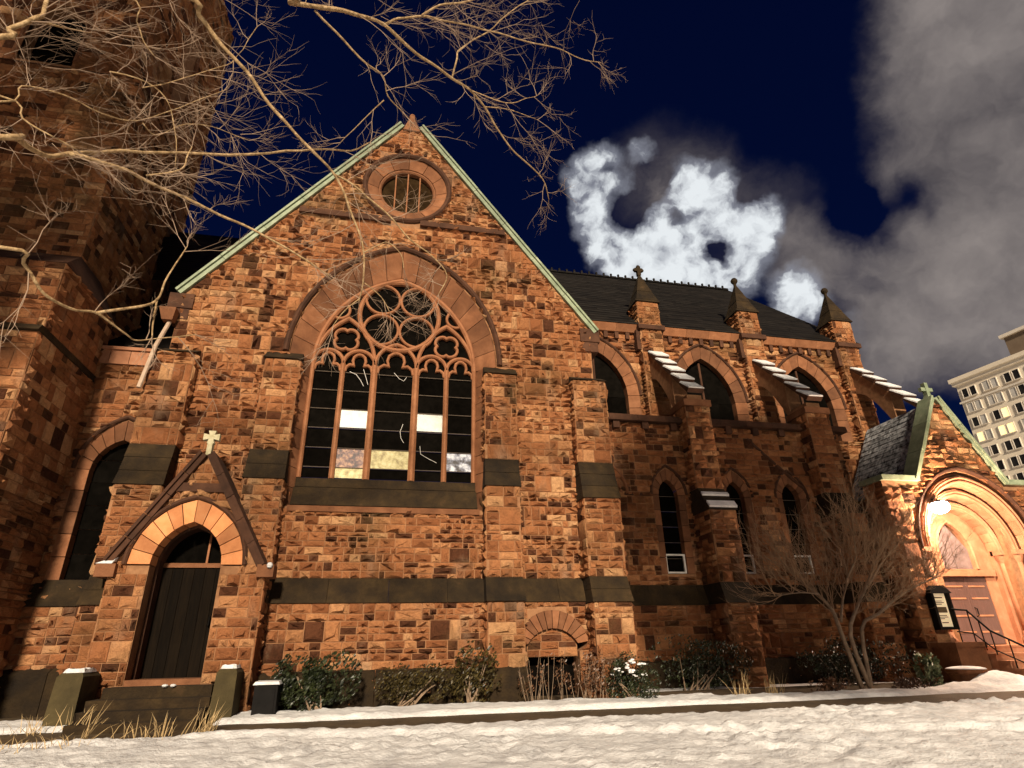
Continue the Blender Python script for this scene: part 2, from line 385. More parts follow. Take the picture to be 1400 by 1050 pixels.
def ring(parent, fr, outer, inner, d_out, d_in, d_back, mat, name='voussoir', per=1, closed=False, gap=.008):
    n = len(outer); segs = range(0, n if closed else n-1, per)
    for s_ in segs:
        mb = MB(); mb.cur = random.random(); pr = random.uniform(-.006, .008)
        e = s_+per if closed else min(s_+per, n-1)
        for i in range(s_, e):
            j = (i+1) % n
            def pt(P, a, b, first, last):
                (x0, z0), (x1, z1) = P[a], P[b]; ln = math.hypot(x1-x0, z1-z0)+1e-9; g = min(.3, gap/ln)
                A = (x0+(x1-x0)*g, z0+(z1-z0)*g) if first else (x0, z0)
                B = (x1-(x1-x0)*g, z1-(z1-z0)*g) if last else (x1, z1)
                return A, B
            oa, ob = pt(outer, i, j, i == s_, i == e-1); ia, ib = pt(inner, i, j, i == s_, i == e-1)
            mb.hexa([fr(*oa, d_back), fr(*ob, d_back), fr(*ib, d_back), fr(*ia, d_back), fr(*oa, d_out+pr), fr(*ob, d_out+pr), fr(*ib, d_in+pr), fr(*ia, d_in+pr)])
        mb.build(name, mat, parent)
def bar(mb, pts, w, fr, d0, d1, closed=False, ch=.35):
    """Moulded bar following pts in the wall plane, width w, from depth d0 (back) to d1 (front)."""
    P = [Vector((a, b)) for a, b in pts]; n = len(P); loops = []
    c = w*ch
    prof = [(-w/2, d0), (-w/2, d1-c), (-w*.16, d1), (w*.16, d1), (w/2, d1-c), (w/2, d0)]
    for i in range(n):
        a = P[(i-1) % n] if (closed or i > 0) else P[i]; b = P[(i+1) % n] if (closed or i < n-1) else P[i]
        t1 = (P[i]-a); t2 = (b-P[i])
        t1 = t1.normalized() if t1.length > 1e-9 else t2.normalized(); t2 = t2.normalized() if t2.length > 1e-9 else t1
        t = (t1+t2); t = t.normalized() if t.length > 1e-6 else t1
        nn = Vector((-t.y, t.x)); k = min(1.6, 1/max(.5, nn.dot(Vector((-t1.y, t1.x)))))
        loops.append([fr(P[i].x+nn.x*q*k, P[i].y+nn.y*q*k, d) for q, d in prof])
    for i in range(n if closed else n-1):
        mb.loft(loops[i], loops[(i+1) % n], caps=not closed and (i in (0, n-2)))
def glass_pane(parent, fr, pts, d, mat=None, th=.02, tilt=.012):
    mb = MB(); mb.cur = random.random()
    k = [random.uniform(-tilt, tilt) for _ in range(3)]
    cx = sum(a for a, b in pts)/len(pts); cz = sum(b for a, b in pts)/len(pts)
    dd = lambda a, b: d+k[0]+k[1]*(a-cx)*2+k[2]*(b-cz)*2
    mb.loft([fr(a, b, dd(a, b)-th) for a, b in pts], [fr(a, b, dd(a, b)) for a, b in pts])
    return mb.build('pane', mat or GLASS, parent)

# ------------------------------------------------------------------ ground
def gz(x, y): return .043*max(-10, min(y, 14.5)) + .0
def snow_mask(x, y):
    """1 where snow lies, 0 where the path, the door step area or the bare bed shows."""
    n = noise.noise(Vector((x*.9, y*1.3, 3)))*.5 + noise.noise(Vector((x*3.5, y*4, 9)))*.25
    mk = 1.0
    wide = .50 + .10*max(0, min(1, (x-8)/4))
    mk = min(mk, (abs(y-11.50+.012*(x-1))-wide+n*.14)*6)                              # cleared walk along the church
    if -5.0 < x < -2.2 and 10.4 < y: mk = min(mk, (max(abs(x+3.65)-.95-n*.3, (11.2-y))-.02)*6)
    bedy = 13.25 + n*.35 - (0.35 if x > 7 else 0)
    mk = min(mk, (bedy-y)*4)                                                         # planting bed under the wall
    if x < -4.2: mk = min(mk, (abs(y-10.55-.2*n+.05*x+.2)-.10-n*.22)*5 + .3)
    return max(0.0, min(1.0, mk))
def snow_h(x, y):
    k = snow_mask(x, y)
    h = noise.noise(Vector((x*1.6, y*2.0, 0)))*.03 + noise.noise(Vector((x*3.3+3, y*4.2, 5)))*.05 + noise.noise(Vector((x*7.5, y*8.5, 2)))*.036 + noise.noise(Vector((x*17, y*19, 8)))*.016
    far = min(1, max(0, (11.1-y)/.4)); am = .75+.9*noise.noise(Vector((x*.45, y*.8, 31))); h *= max(.35, am)
    tr_ = abs(y-(10.2-.22*(x-1)))+.12*noise.noise(Vector((x*1.5, 4, 4)))
    h += .05*math.exp(-(tr_/.14)**2)-.03*math.exp(-((tr_-.3)/.14)**2)
    h = h*(.45+.55*far) + .02
    for cx, cy, r, a in ((14.2, 12.75, .9, .28), (15.6, 12.55, 1.0, .16), (13.2, 12.6, .8, .08)):
        d = math.hypot((x-cx)/r, (y-cy)/(r*.6)); h += a*max(0, 1-d*d)**1.2
    if k > 0 and y > 11.8: h += .025*noise.noise(Vector((x*2.6, y*3, 17)))+.02
    return gz(x, y) + (h+.03)*k - .03*(1-k)
def grid_sheet(name, xs, ys, fn, mat, smooth=True):
    mb = MB(); nx, ny = len(xs), len(ys)
    mb.v = [(x, y, fn(x, y)) for y in ys for x in xs]
    mb.f = [(j*nx+i, j*nx+i+1, (j+1)*nx+i+1, (j+1)*nx+i) for j in range(ny-1) for i in range(nx-1)]
    mb.t = [.5]*len(mb.f)
    return mb.build(name, mat, None, smooth, 'structure')
def fr_range(a, b, s): return [a+s*i for i in range(int(round((b-a)/s))+1)]
grid_sheet('snow_lawn', fr_range(-9.5, 19.5, .055), fr_range(5.7, 14.22, .055), snow_h, SNOW)
grid_sheet('path', fr_range(-9.5, 19.5, .25), fr_range(10.3, 14.2, .25), lambda x, y: gz(x, y)-.004+.006*noise.noise(Vector((x*2, y*2, 1))), EARTH)
def far_h(x, y):
    inside = -9.4 < x < 19.4 and 5.9 < y < 14.1
    return gz(x, y) - (.25 if inside else .02)
grid_sheet('ground', [-400, -150, -60, -30, -15, -9.5, -9.3]+fr_range(-8, 18, 2)+[19.3, 19.5, 25, 40, 70, 130, 250, 500],
           [-300, -100, -30, -10, -4, 0, 3, 5.6, 5.9, 9, 12, 14, 14.3, 14.5, 20, 40, 80, 150, 400, 900], far_h, SNOW)

# ================================================================== the church
church = thing('church', (0, 14, .6), 'large rock-faced brownstone church with steep gable, traceried window and flying buttresses', 'church')
GF = front(14.0)

# --- transept gable
big_hole = [(-2.3, 4.62), (2.3, 4.62), (2.3, 8.42)] + list(reversed(arc(0, 2.64, 8.43, 11.88, 12))) + [(-2.3, 8.42)]
gable_out = [(-5.36, 3.06), (5.36, 3.06), (5.36, 9.86), (0, 16.9), (-5.36, 9.86)]
gable = wall('gable_wall', church, [gable_out, big_hole, list(reversed(circ(0, 14.2, 1.27)))], 14.0, .45)
mb = MB()
bar_l = [(-2.98, 12.92), (-1.0, 12.92)]
for x0, x1 in ((-2.92, -.42), (.42, 2.92)): mb.hexa([(x0, 13.88, 12.80), (x1, 13.88, 12.80), (x1, 14.02, 12.80), (x0, 14.02, 12.80), (x0, 13.93, 13.02), (x1, 13.93, 13.02), (x1, 14.02, 13.06), (x0, 14.02, 13.06)])
mb.build('string_course', HOOD, church)
# oculus
oc = MB(); bar(oc, circ(0, 14.2, 1.24, 32), .15, GF, -.05, .10, True)
oculus = oc.build('round_window', HOOD, church, label='round window with three upright bars high in the gable')
ring(oculus, GF, circ(0, 14.2, 1.17, 24), circ(0, 14.2, .86, 24), .0, -.14, -.4, DRESSED, 'voussoir', 2, True)
mb = MB(); bar(mb, circ(0, 14.2, .82, 32), .11, GF, -.4, -.16, True); mb.build('inner_ring', DRESSED, oculus)
for x in (-.36, 0, .36):
    hh = math.sqrt(.8**2-x*x); mb = MB(); mb.tube([GF(x, 14.2-hh, -.24), GF(x, 14.2+hh, -.24)], .022, 6); mb.build('window_bar', TRACERY, oculus)
glass_pane(oculus, GF, circ(0, 14.2, .8, 24), -.34, simple('dusty_brown_glass', [(.3, (.012, .007, .0035)), (.7, (.04, .024, .011))], 5, .6, .01, 12, spec=.0), tilt=.002)

# great window
mb = MB(); bar(mb, [(-2.72, 8.5)]+arc(0, 2.72, 8.52, 11.98, 14)+[(2.72, 8.5)], .14, GF, -.02, .12)
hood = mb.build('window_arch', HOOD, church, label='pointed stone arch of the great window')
ring(hood, GF, arc(0, 2.62, 8.44, 11.86, 9), arc(0, 2.13, 8.44, 11.2, 9), .03, -.30, -.45, DRESSED)
zz = fr_range(4.62, 8.42, .475)
for sgn in (-1, 1):
    P_, Q_ = [(sgn*2.3, z) for z in zz], [(sgn*2.13, z) for z in zz]
    ring(hood, GF, P_, Q_, .0, -.30, -.45, DRESSED, 'jamb_stone')
mb = MB()     # stepped sill
mb.hexa([GF(-2.13, 4.64, -.45), GF(2.13, 4.64, -.45), GF(2.13, 4.64, .10), GF(-2.13, 4.64, .10), GF(-2.13, 5.12, -.45), GF(2.13, 5.12, -.45), GF(2.13, 5.10, -.14), GF(-2.13, 5.10, -.14)])
window = mb.build('great_window', MOSSY, church, label='five-light traceried window with two pale panels')
mb = MB(); mb.hexa([GF(-2.12, 5.123, -.5), GF(2.12, 5.123, -.5), GF(2.12, 5.123, -.19), GF(-2.12, 5.123, -.19), GF(-2.12, 5.38, -.5), GF(2.12, 5.38, -.5), GF(2.12, 5.36, -.29), GF(-2.12, 5.36, -.29)]); mb.build('sill', MOSSY, window)
mb = MB(); mb.hexa([GF(-2.18, 4.50, -.05), GF(2.18, 4.50, -.05), GF(2.18, 4.50, .07), GF(-2.18, 4.50, .07), GF(-2.18, 4.636, -.05), GF(2.18, 4.636, -.05), GF(2.18, 4.62, .11), GF(-2.18, 4.62, .11)]); mb.build('sill_course', DRESSED, window)
edges = [-2.1, -1.34, -.54, .54, 1.34, 2.1]
for k, x in enumerate(edges[1:-1]):
    mb = MB(); bar(mb, [(x, 5.37), (x, 8.42)], .17 if k in (1, 2) else .13, GF, -.52, -.28, ch=.4); mb.build('mullion', TRACERY, window)
tr = MB(); D0, D1 = -.50, -.29
bar(tr, arc(0, 2.08, 8.44, 11.12, 16), .13, GF, D0, D1+.02)
bar(tr, [(-2.08, 5.37), (-2.08, 8.44)], .10, GF, D0, D1+.02); bar(tr, [(2.08, 5.37), (2.08, 8.44)], .10, GF, D0, D1+.02)
bar(tr, circ(.02, 9.99, 1.07, 40), .12, GF, D0, D1, True)
for sx in (-1, 1):
    for sz in (-1, 1): bar(tr, circ(.02+sx*.475, 9.99+sz*.475, .455, 28), .07, GF, D0, D1-.02, True)
for s in (-1, 1):
    bar(tr, arc(s*1.31, .76, 8.42, 9.78, 12), .10, GF, D0, D1-.01)
    bar(tr, circ(s*1.56, 10.02, .25, 20), .07, GF, D0, D1-.03, True)
    q = []
    for i in range(33):
        a = 2*math.pi*i/32+math.pi/4; r = .255+.085*abs(math.cos(2*(a-math.pi/4)))**.6 ; q.append((s*1.32+r*math.cos(a), 9.14+r*math.sin(a)))
    bar(tr, q[:-1], .075, GF, D0, D1-.02, True)
def trefoil(cx, w, zs, h):
    L_ = [(cx-w, zs), (cx-w*.98, zs+.05*h), (cx-w*.92, zs+.26*h), (cx-w*.66, zs+.40*h), (cx-w*.40, zs+.36*h), (cx-w*.48, zs+.60*h), (cx-w*.40, zs+.84*h), (cx-w*.18, zs+h*.97), (cx, zs+h)]
    return L_ + [(2*cx-a, b) for a, b in reversed(L_[:-1])]
for i in range(5):
    a, b = edges[i], edges[i+1]; cx, w = (a+b)/2, (b-a)/2
    bar(tr, trefoil(cx, w*.86, 8.22, .62 if i == 2 else .50), .07, GF, D0, D1-.03)
    bar(tr, arc(cx, w, 8.42, 8.42+w*(1.25 if i == 2 else 1.02), 10), .09, GF, D0, D1-.01)
tr.build('tracery', TRACERY, window)
# plate filling the spandrel glass behind the tracery, then panes and saddle bars light by light
pl = [(-2.1, 8.42)]+arc(0, 2.1, 8.44, 11.15, 14)+[(2.1, 8.42)]
glass_pane(window, GF, [p for i, p in enumerate(pl) if i == 0 or p != pl[i-1]], -.44, tilt=.002)
rows = [5.40, 5.66, 6.15, 6.66, 7.17, 7.68, 8.19, 8.42]
special = {(1, 3): PALEPANEL, (3, 3): PALEPANEL, (2, 1): YELLOWG, (1, 0): YELLOWG, (1, 1): PLUMG, (4, 1): BLUEG}
for i in range(5):
    a, b = edges[i]+.05, edges[i+1]-.05
    for k in range(len(rows)-1):
        z0, z1 = rows[k], rows[k+1]
        if (i, k) == (1, 3) or (i, k) == (3, 3): z0, z1 = z0+.03, z1-.0
        glass_pane(window, GF, [(a, z0+.008), (b, z0+.008), (b, z1-.008), (a, z1-.008)], -.40 if (i, k) in special else -.42, special.get((i, k)), tilt=.006)
        if k:
            mb = MB(); mb.tube([GF(a-.01, rows[k], -.385), GF(b+.01, rows[k], -.385)], .011, 5); mb.build('saddle_bar', BAR, window)
for pts in ([(478, 508), (487, 512), (493, 520), (497, 528)], [(497, 505), (500, 515), (503, 526)], [(539, 510), (546, 518), (552, 521), (556, 516)], [(551, 580), (547, 590), (548, 599), (552, 606)], [(574, 610), (575, 621), (585, 627), (597, 633)]):
    mb = MB(); mb.tube([at(x, y, 14.375) for x, y in pts], .007, 5); mb.build('reflection_streak', WHITE, window)  # thin pale tubes draw curved reflections on the panes

# lower wall, belt, plinth (thicker towards the ground)
def belt(x0, x1, yt, yb, parent=church, name='belt_course', ends=True):
    n = max(1, int((x1-x0)/1.25))
    for i in range(n):
        mb = MB(); a, b = x0+(x1-x0)*i/n+.004, x0+(x1-x0)*(i+1)/n-.004; mb.cur = random.random()
        mb.hexa([(a, yb-.06, 2.54), (b, yb-.06, 2.54), (b, yt+.1, 2.54), (a, yt+.1, 2.54), (a, yt-.015, 3.06), (b, yt-.015, 3.06), (b, yt+.1, 3.08), (a, yt+.1, 3.08)])
        mb.build('belt_stone', MOSSY, parent)
def plinth(x0, x1, y, parent=church, h=1.3):
    n = max(1, int((x1-x0)/.95))
    for i in range(n):
        mb = MB(); a, b = x0+(x1-x0)*i/n+.006, x0+(x1-x0)*(i+1)/n-.006; mb.cur = random.random()
        mb.hexa([(a, y-.13, .2), (b, y-.13, .2), (b, y+.1, .2), (a, y+.1, .2), (a, y-.13, h-.12), (b, y-.13, h-.12), (b, y+.1, h), (a, y+.1, h)])
        mb.build('plinth_stone', MOSSY, parent)
base_hole = [(3.22, .5), (4.42, .5), (4.42, 1.78)] + list(reversed(arc(3.82, .60, 1.78, 2.02, 6)))[1:]
# the ring of voussoirs over the basement arch needs its own gap
bh_out = [(3.22, .5), (4.42, .5), (4.42, 1.50), (4.60, 1.62)] + list(reversed(arc(3.82, .84, 1.70, 2.36, 7))) + [(3.04, 1.62), (3.22, 1.50)]
lower = wall('lower_wall', church, [rect(-2.45, 5.3, .3, 2.54), bh_out], 13.8, .5)
belt(-2.4, 5.3, 14.0, 13.8)
plinth(-2.25, 2.25, 13.8); plinth(2.27, 3.15, 13.52)
barch = MB(); slab(barch, [[(3.1, .5), (4.54, .5), (4.54, 1.55), (3.1, 1.55)]], front(13.8), -.55, -.50)
barch = barch.build('basement_arch', GLASS, church, label='dark basement opening under a round relieving arch')
ring(barch, front(13.8), arc(3.82, .84, 1.70, 2.36, 6), arc(3.82, .58, 1.66, 1.98, 6), .015, .015, -.3, DRESSED)
infill = [(3.24, 1.40), (4.40, 1.40), (4.40, 1.66)] + list(reversed(arc(3.82, .58, 1.66, 1.97, 6))) + [(3.24, 1.66)]
ib = MB(); slab(ib, [infill], front(13.8), -.35, -.10); ibo = ib.build('infill', MORTAR, barch); lay([infill], front(13.9), ibo, .3, (.3, .5), .03, -.15)

# pilasters flanking the window and corner buttresses
def buttress(x0, x1, stages, parent=church, name='buttress', cap=None, yback=14.2, sides=(True, True), bias=0.0):
    """stages: (z0, z1, yfront, kind) with kind 'stone' or 'slope' (yfront is then (y at the bottom, y at the top))."""
    core = MB()
    for z0, z1, yf, kind in stages:
        if kind == 'stone': core.box(x0, x1, yf, yback, z0, z1)
    o = core.build(name, MORTAR, parent)
    w = MB()
    for z0, z1, yf, kind in stages:
        if kind == 'stone':
            lay([rect(x0, x1, z0, z1)], front(yf), o, .40, (.16, .46), .05, bias)
            if sides[0]: lay([rect(-yback, -yf, z0, z1)], Frame((x0, 0, 0), (0, -1, 0), (-1, 0, 0)), o, .40, (.16, .42), .04, bias)
            if sides[1]: lay([rect(yf, yback, z0, z1)], Frame((x1, 0, 0), (0, 1, 0), (1, 0, 0)), o, .40, (.16, .42), .04, bias)
        else:
            a, b = yf; w.cur = random.random(); n = max(1, int(round((z1-z0)/.36)))
            for k in range(n):
                u0, u1 = k/n, (k+1)/n
                za, zb = z0+(z1-z0)*u0, z0+(z1-z0)*u1-.006; ya, yb2 = a+(b-a)*u0-.012*(k == 0), a+(b-a)*u1
                e = .035 if k == 0 else .02
                w = MB(); w.cur = random.random()
                w.hexa([(x0-e, ya-e*.6, za), (x1+e, ya-e*.6, za), (x1+e, yback, za), (x0-e, yback, za), (x0-e*.5, yb2, zb), (x1+e*.5, yb2, zb), (x1+e*.5, yback, zb), (x0-e*.5, yback, zb)])
                w.build('weathering', MOSSY, o)
    return o
for s in (-1, 1):
    x0, x1 = sorted((s*2.3, s*3.12))
    buttress(x0, x1, [(.3, 2.54, 13.52, 'stone'), (2.54, 3.06, (13.46, 13.66), 'slope'), (3.06, 5.15, 13.66, 'stone'), (5.15, 5.86, (13.64, 13.80), 'slope'), (5.86, 8.18, 13.80, 'stone'), (8.18, 8.44, (13.76, 13.97), 'slope')])
cb = [(.3, 2.50, 13.30, 'stone'), (2.50, 3.06, (13.26, 13.46), 'slope'), (3.06, 4.88, 13.46, 'stone'), (4.88, 5.84, (13.44, 13.70), 'slope'), (5.84, 8.12, 13.70, 'stone'), (8.12, 8.32, (13.66, 13.95), 'slope')]
buttress(4.66, 5.56, cb, yback=15.6)
buttress(-5.56, -4.66, cb, yback=14.5)

# gable copings, kneelers, apex
def coping(x0, z0, x1, z1, y0, y1, th, n, mat, parent, name='coping', ov=0.0):
    """A sloped run of coping blocks from (x0,z0) up to (x1,z1)."""
    d = Vector((x1-x0, 0, z1-z0)); L_ = d.length; d.normalize(); nn = Vector((-d.z, 0, d.x))
    if nn.z < 0: nn = -nn
    for i in range(n):
        a, b = L_*i/n+.006, L_*(i+1)/n-.006; mb = MB(); mb.cur = random.random(); q = []
        e = random.uniform(-.008, .012)
        A, B = Vector((x0, 0, z0))+d*a, Vector((x0, 0, z0))+d*b
        f = lambda p, y, h: (p.x+nn.x*h, y, p.z+nn.z*h)
        mb.hexa([f(A, y0+e, 0), f(B, y0+e, 0), f(B, y1, 0), f(A, y1, 0), f(A, y0+e, th), f(B, y0+e, th), f(B, y1, th), f(A, y1, th)])
        mb.hexa([f(A, y0-.05+e, th-.055), f(B, y0-.05+e, th-.055), f(B, y0+.02, th-.055), f(A, y0+.02, th-.055), f(A, y0-.05+e, th+.004), f(B, y0-.05+e, th+.004), f(B, y0+.02, th+.004), f(A, y0+.02, th+.004)])
        mb.build(name, mat, parent)
coping(-5.38, 9.84, -.22, 16.62, 13.90, 14.4, .17, 6, COPPER, church)
coping(5.46, 9.72, .22, 16.62, 13.90, 14.4, .17, 6, COPPER, church)
mb = MB(); mb.hexa([(-.26, 13.9, 16.45), (.26, 13.9, 16.45), (.26, 14.4, 16.45), (-.26, 14.4, 16.45), (-.09, 13.95, 16.98), (.09, 13.95, 16.98), (.09, 14.35, 16.98), (-.09, 14.35, 16.98)])
mb.box(-.07, .07, 14.02, 14.28, 16.98, 17.2); mb.sphere((0, 14.15, 17.26), .11, 8); mb.build('apex_stone', DRESSED, church)
for s in (-1, 1):
    mb = MB(); x0, x1 = sorted((s*5.05, s*5.62)); mb.box(x0, x1, 13.92, 14.45, 9.45, 9.86); mb.box(x0+.06, x1-.06, 13.95, 14.45, 9.15, 9.45); mb.build('kneeler', HOOD, church)
# transept body and roof behind the gable
mb = MB()
for s in (-1, 1): mb.poly([(0, 14.4, 16.7), (s*5.3, 14.4, 9.75), (s*5.3, 22, 9.75), (0, 22, 16.7)]); mb.poly([(0, 14.4, 16.55), (s*5.2, 14.4, 9.6), (s*5.2, 22, 9.6), (0, 22, 16.55)])
mb.build('transept_roof', SLATE, church)
mb = MB(); mb.box(-5.34, -4.9, 14.45, 20, .3, 9.7); mb.box(4.9, 5.34, 14.45, 20, .3, 9.7); mb.build('transept_side_wall', MORTAR, church)

# downpipe with its head at the left corner
mb = MB(); mb.tube([(-5.45, 13.9, 9.05), (-5.52, 13.62, 8.2), (-5.62, 13.55, 7.1)], .05, 8)
dp = mb.build('downpipe', simple('frosted_pipe', [(.3, (.34, .24, .17)), (.7, (.5, .38, .28))], 5, .6, .003), church)
mb = MB(); mb.hexa([(-5.6, 13.75, 9.0), (-5.36, 13.75, 9.0), (-5.36, 13.95, 9.0), (-5.6, 13.95, 9.0), (-5.68, 13.66, 9.3), (-5.3, 13.66, 9.3), (-5.3, 13.95, 9.3), (-5.68, 13.95, 9.3)]); mb.build('rainwater_head', DRESSED, dp)

# --- gabled door porch on the left of the gable
DF = front(13.1)
ent = thing('x', (0, 0, 0), 'x', 'x'); bpy.data.objects.remove(ent)
din = arch_path(-3.79, .645, 3.22, 4.06, .95); dout = arc(-3.79, 1.04, 3.22, 4.50, 6)
front_poly = [(-5.12, .3), (-2.30, .3), (-2.30, 3.2), (-2.44, 3.2), (-3.77, 5.42), (-5.06, 3.26), (-5.12, 3.2)]
hole = [(-4.435, .3), (-3.145, .3), (-3.145, 3.2), (-2.75, 3.2)] + list(reversed(dout)) + [(-4.83, 3.2), (-4.435, 3.2)]
def ent_extra(mb):
    for xa, xb in ((-5.12, -4.45), (-3.13, -2.30)): mb.box(xa+.001, xb-.001, 13.4, 14.02, .3, 3.25)
entrance = wall('door_porch', church, [front_poly, hole], 13.1, .32, fr=DF, extra=ent_extra)
entrance['label'] = 'small gabled stone porch with orange door arch'
lay([rect(13.1, 14.0, .3, 3.2)], Frame((-2.30, 0, 0), (0, 1, 0), (1, 0, 0)), entrance, .5, (.25, .55), .03)
lay([rect(-14.0, -13.1, .3, 3.2)], Frame((-5.12, 0, 0), (0, -1, 0), (-1, 0, 0)), entrance, .5, (.25, .55), .03)
ring(entrance, DF, dout, arc(-3.79, .645, 3.22, 4.06, 6), .03, .02, -.35, ORANGE)
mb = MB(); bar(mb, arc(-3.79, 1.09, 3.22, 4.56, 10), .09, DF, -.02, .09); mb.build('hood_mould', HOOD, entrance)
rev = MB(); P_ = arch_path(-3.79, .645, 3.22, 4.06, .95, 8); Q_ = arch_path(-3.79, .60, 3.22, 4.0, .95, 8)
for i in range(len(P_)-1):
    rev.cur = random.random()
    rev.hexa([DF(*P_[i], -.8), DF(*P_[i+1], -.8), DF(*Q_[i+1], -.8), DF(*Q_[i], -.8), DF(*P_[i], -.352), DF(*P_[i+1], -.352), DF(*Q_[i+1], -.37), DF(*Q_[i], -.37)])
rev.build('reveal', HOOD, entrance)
mb = MB(); mb.box(-4.42, -3.16, 13.72, 13.80, 3.24, 3.33); mb.build('transom', DRESSED, entrance)
for i in range(6):
    a = -4.41+i*.2075; mb = MB(); mb.cur = random.random(); mb.box(a+.004, a+.2035, 13.76, 13.84, 1.2, 3.24); mb.build('door_plank', WOOD, entrance)
mb = MB(); mb.tube([(-3.33, 13.74, 2.1), (-3.33, 13.68, 2.13), (-3.33, 13.68, 2.27), (-3.33, 13.74, 2.30)], .014, 6); mb.build('door_handle', IRON, entrance)
f_ = [(-4.4, 3.33), (-3.18, 3.33)] + [p for p in reversed(arc(-3.79, .58, 3.36, 3.98, 8))]
glass_pane(entrance, DF, f_, -.70, tilt=.002)
mb = MB(); mb.box(-3.60, -3.56, 13.72, 13.78, 3.33, 3.94); mb.build('fanlight_bar', TRACERY, entrance)
mb = MB(); mb.box(-4.43, -3.15, 13.10, 13.9, .9, 1.2); mb.build('threshold', DRESSED, entrance)
coping(-5.08, 3.22, -3.77, 5.44, 12.98, 14.0, .16, 5, HOOD, entrance); coping(-2.44, 3.15, -3.77, 5.44, 12.98, 14.0, .16, 5, HOOD, entrance)
mb = MB(); mb.box(-4.28, -3.26, 13.02, 13.12, 4.66, 4.84); mb.build('gable_band', HOOD, entrance)
for x0, x1 in ((-5.32, -4.98), (-2.44, -2.12)):
    mb = MB(); mb.box(x0, x1, 12.96, 13.4, 2.98, 3.22); mb.build('kneeler', DRESSED, entrance)
mb = MB(); mb.hexa([(-5.33, 12.95, 3.22), (-5.05, 12.95, 3.22), (-5.05, 13.25, 3.22), (-5.33, 13.25, 3.22), (-5.24, 13.02, 3.27), (-5.0, 13.02, 3.36), (-5.0, 13.2, 3.36), (-5.24, 13.2, 3.27)]); mb.build('snow_cap', SNOW, entrance)
mb = MB(); mb.sphere((-2.2, 12.93, 3.2), .06, 8); mb.build('snow_cap', SNOW, entrance)
# cross with flared arms on the gablet
mb = MB(); c = (-3.77, 13.12, 5.86)
mb.box(c[0]-.05, c[0]+.05, 13.05, 13.2, 5.45, 5.8)
for dx, dz in ((1, 0), (-1, 0), (0, 1), (0, -1)):
    a, b = .035, .075
    if dx: mb.hexa([(c[0], 13.06, c[2]-a), (c[0]+dx*.16, 13.06, c[2]-b), (c[0]+dx*.16, 13.18, c[2]-b), (c[0], 13.18, c[2]-a), (c[0], 13.06, c[2]+a), (c[0]+dx*.16, 13.06, c[2]+b), (c[0]+dx*.16, 13.18, c[2]+b), (c[0], 13.18, c[2]+a)])
    else: mb.hexa([(c[0]-a, 13.065, c[2]), (c[0]-b, 13.065, c[2]+dz*.14), (c[0]-b, 13.175, c[2]+dz*.14), (c[0]-a, 13.175, c[2]), (c[0]+a, 13.065, c[2]), (c[0]+b, 13.065, c[2]+dz*.14), (c[0]+b, 13.175, c[2]+dz*.14), (c[0]+a, 13.175, c[2])])
mb.build('cross', simple('lichened_pale_stone', [(.3, (.30, .27, .15)), (.7, (.52, .48, .33))], 9, .85, .01), entrance)
for k in range(4):
    z = 1.08-.15*k; mb = MB(); mb.cur = random.random(); mb.box(-4.68, -2.76, 12.62-.30*k, 13.1-.3*k+.3*0, .3, z) if k else mb.box(-4.6, -2.84, 12.7, 13.09, .3, 1.1); mb.build('door_step', MOSSY, entrance)
for (px, py) in ((226, 935), (237, 936)):
    mb = MB(); p = at(px, py, 12.68); mb.sphere((p.x, p.y, 1.11), .055, 8, .5); mb.build('snow_cap', SNOW, entrance)

# --- link wall with a tall lancet, left of the gable
LF = front(14.4)
lhole = [(-7.02, 3.1), (-5.0, 3.1), (-5.0, 5.55)] + [(-5.1, 6.2), (-5.5, 6.75), (-6.0, 6.8)] + [(-6.35, 6.62), (-6.75, 6.22), (-7.0, 5.55)]
lo_in = arc(-6.02, .52, 5.4, 6.14, 8)
link = wall('link_wall', church, [rect(-9, -5.3, .3, 8.0), [(-6.78, 3.0)]+arch_path(-6.0, .78, 5.42, 6.60, 3.0, 8)[1:-1]+[(-5.22, 3.0)]], 14.4, .4)
lw = MB(); bar(lw, arc(-6.0, .84, 5.42, 6.68, 10), .09, LF, -.02, .08)
lw = lw.build('lancet_window', HOOD, church, label='tall dark lancet half hidden by the corner buttress')
ring(lw, LF, arc(-6.0, .78, 5.42, 6.60, 5), arc(-6.0, .54, 5.42, 6.14, 5), .0, -.04, -.35, DRESSED)
ring(lw, LF, [(-6.78, z) for z in fr_range(3.06, 5.42, .472)], [(-6.54, z) for z in fr_range(3.06, 5.42, .472)], .0, -.04, -.35, DRESSED, 'jamb_stone')
ring(lw, LF, [(-5.22, z) for z in fr_range(3.06, 5.42, .472)], [(-5.46, z) for z in fr_range(3.06, 5.42, .472)], .0, -.04, -.35, DRESSED, 'jamb_stone')
for k in range(5):
    z0, z1 = 3.1+k*.52, 3.1+(k+1)*.52; glass_pane(lw, LF, rect(-6.56, -5.44, z0+.006, z1-.006), -.26)
glass_pane(lw, LF, [(-6.55, 5.71), (-5.45, 5.71), (-5.5, 5.9), (-5.72, 6.2), (-6, 6.4), (-6.28, 6.2), (-6.5, 5.9)], -.26, tilt=.002)
belt(-9, -5.5, 14.4, 14.25); wall('link_lower_wall', church, [rect(-9, -5.0, .3, 2.54)], 14.25, .4); plinth(-9, -5.15, 14.2, h=1.45)
mb = MB()
for i in range(7):
    a = -8.5+i*.44; mb = MB(); mb.cur = random.random(); mb.box(a+.006, a+.434, 14.33, 14.8, 8.0, 8.36); mb.build('parapet_stone', PINKST, church)
mb = MB(); mb.box(-8.6, -5.3, 14.28, 14.85, 8.36, 8.44); mb.build('wall_coping', PINKST, church)
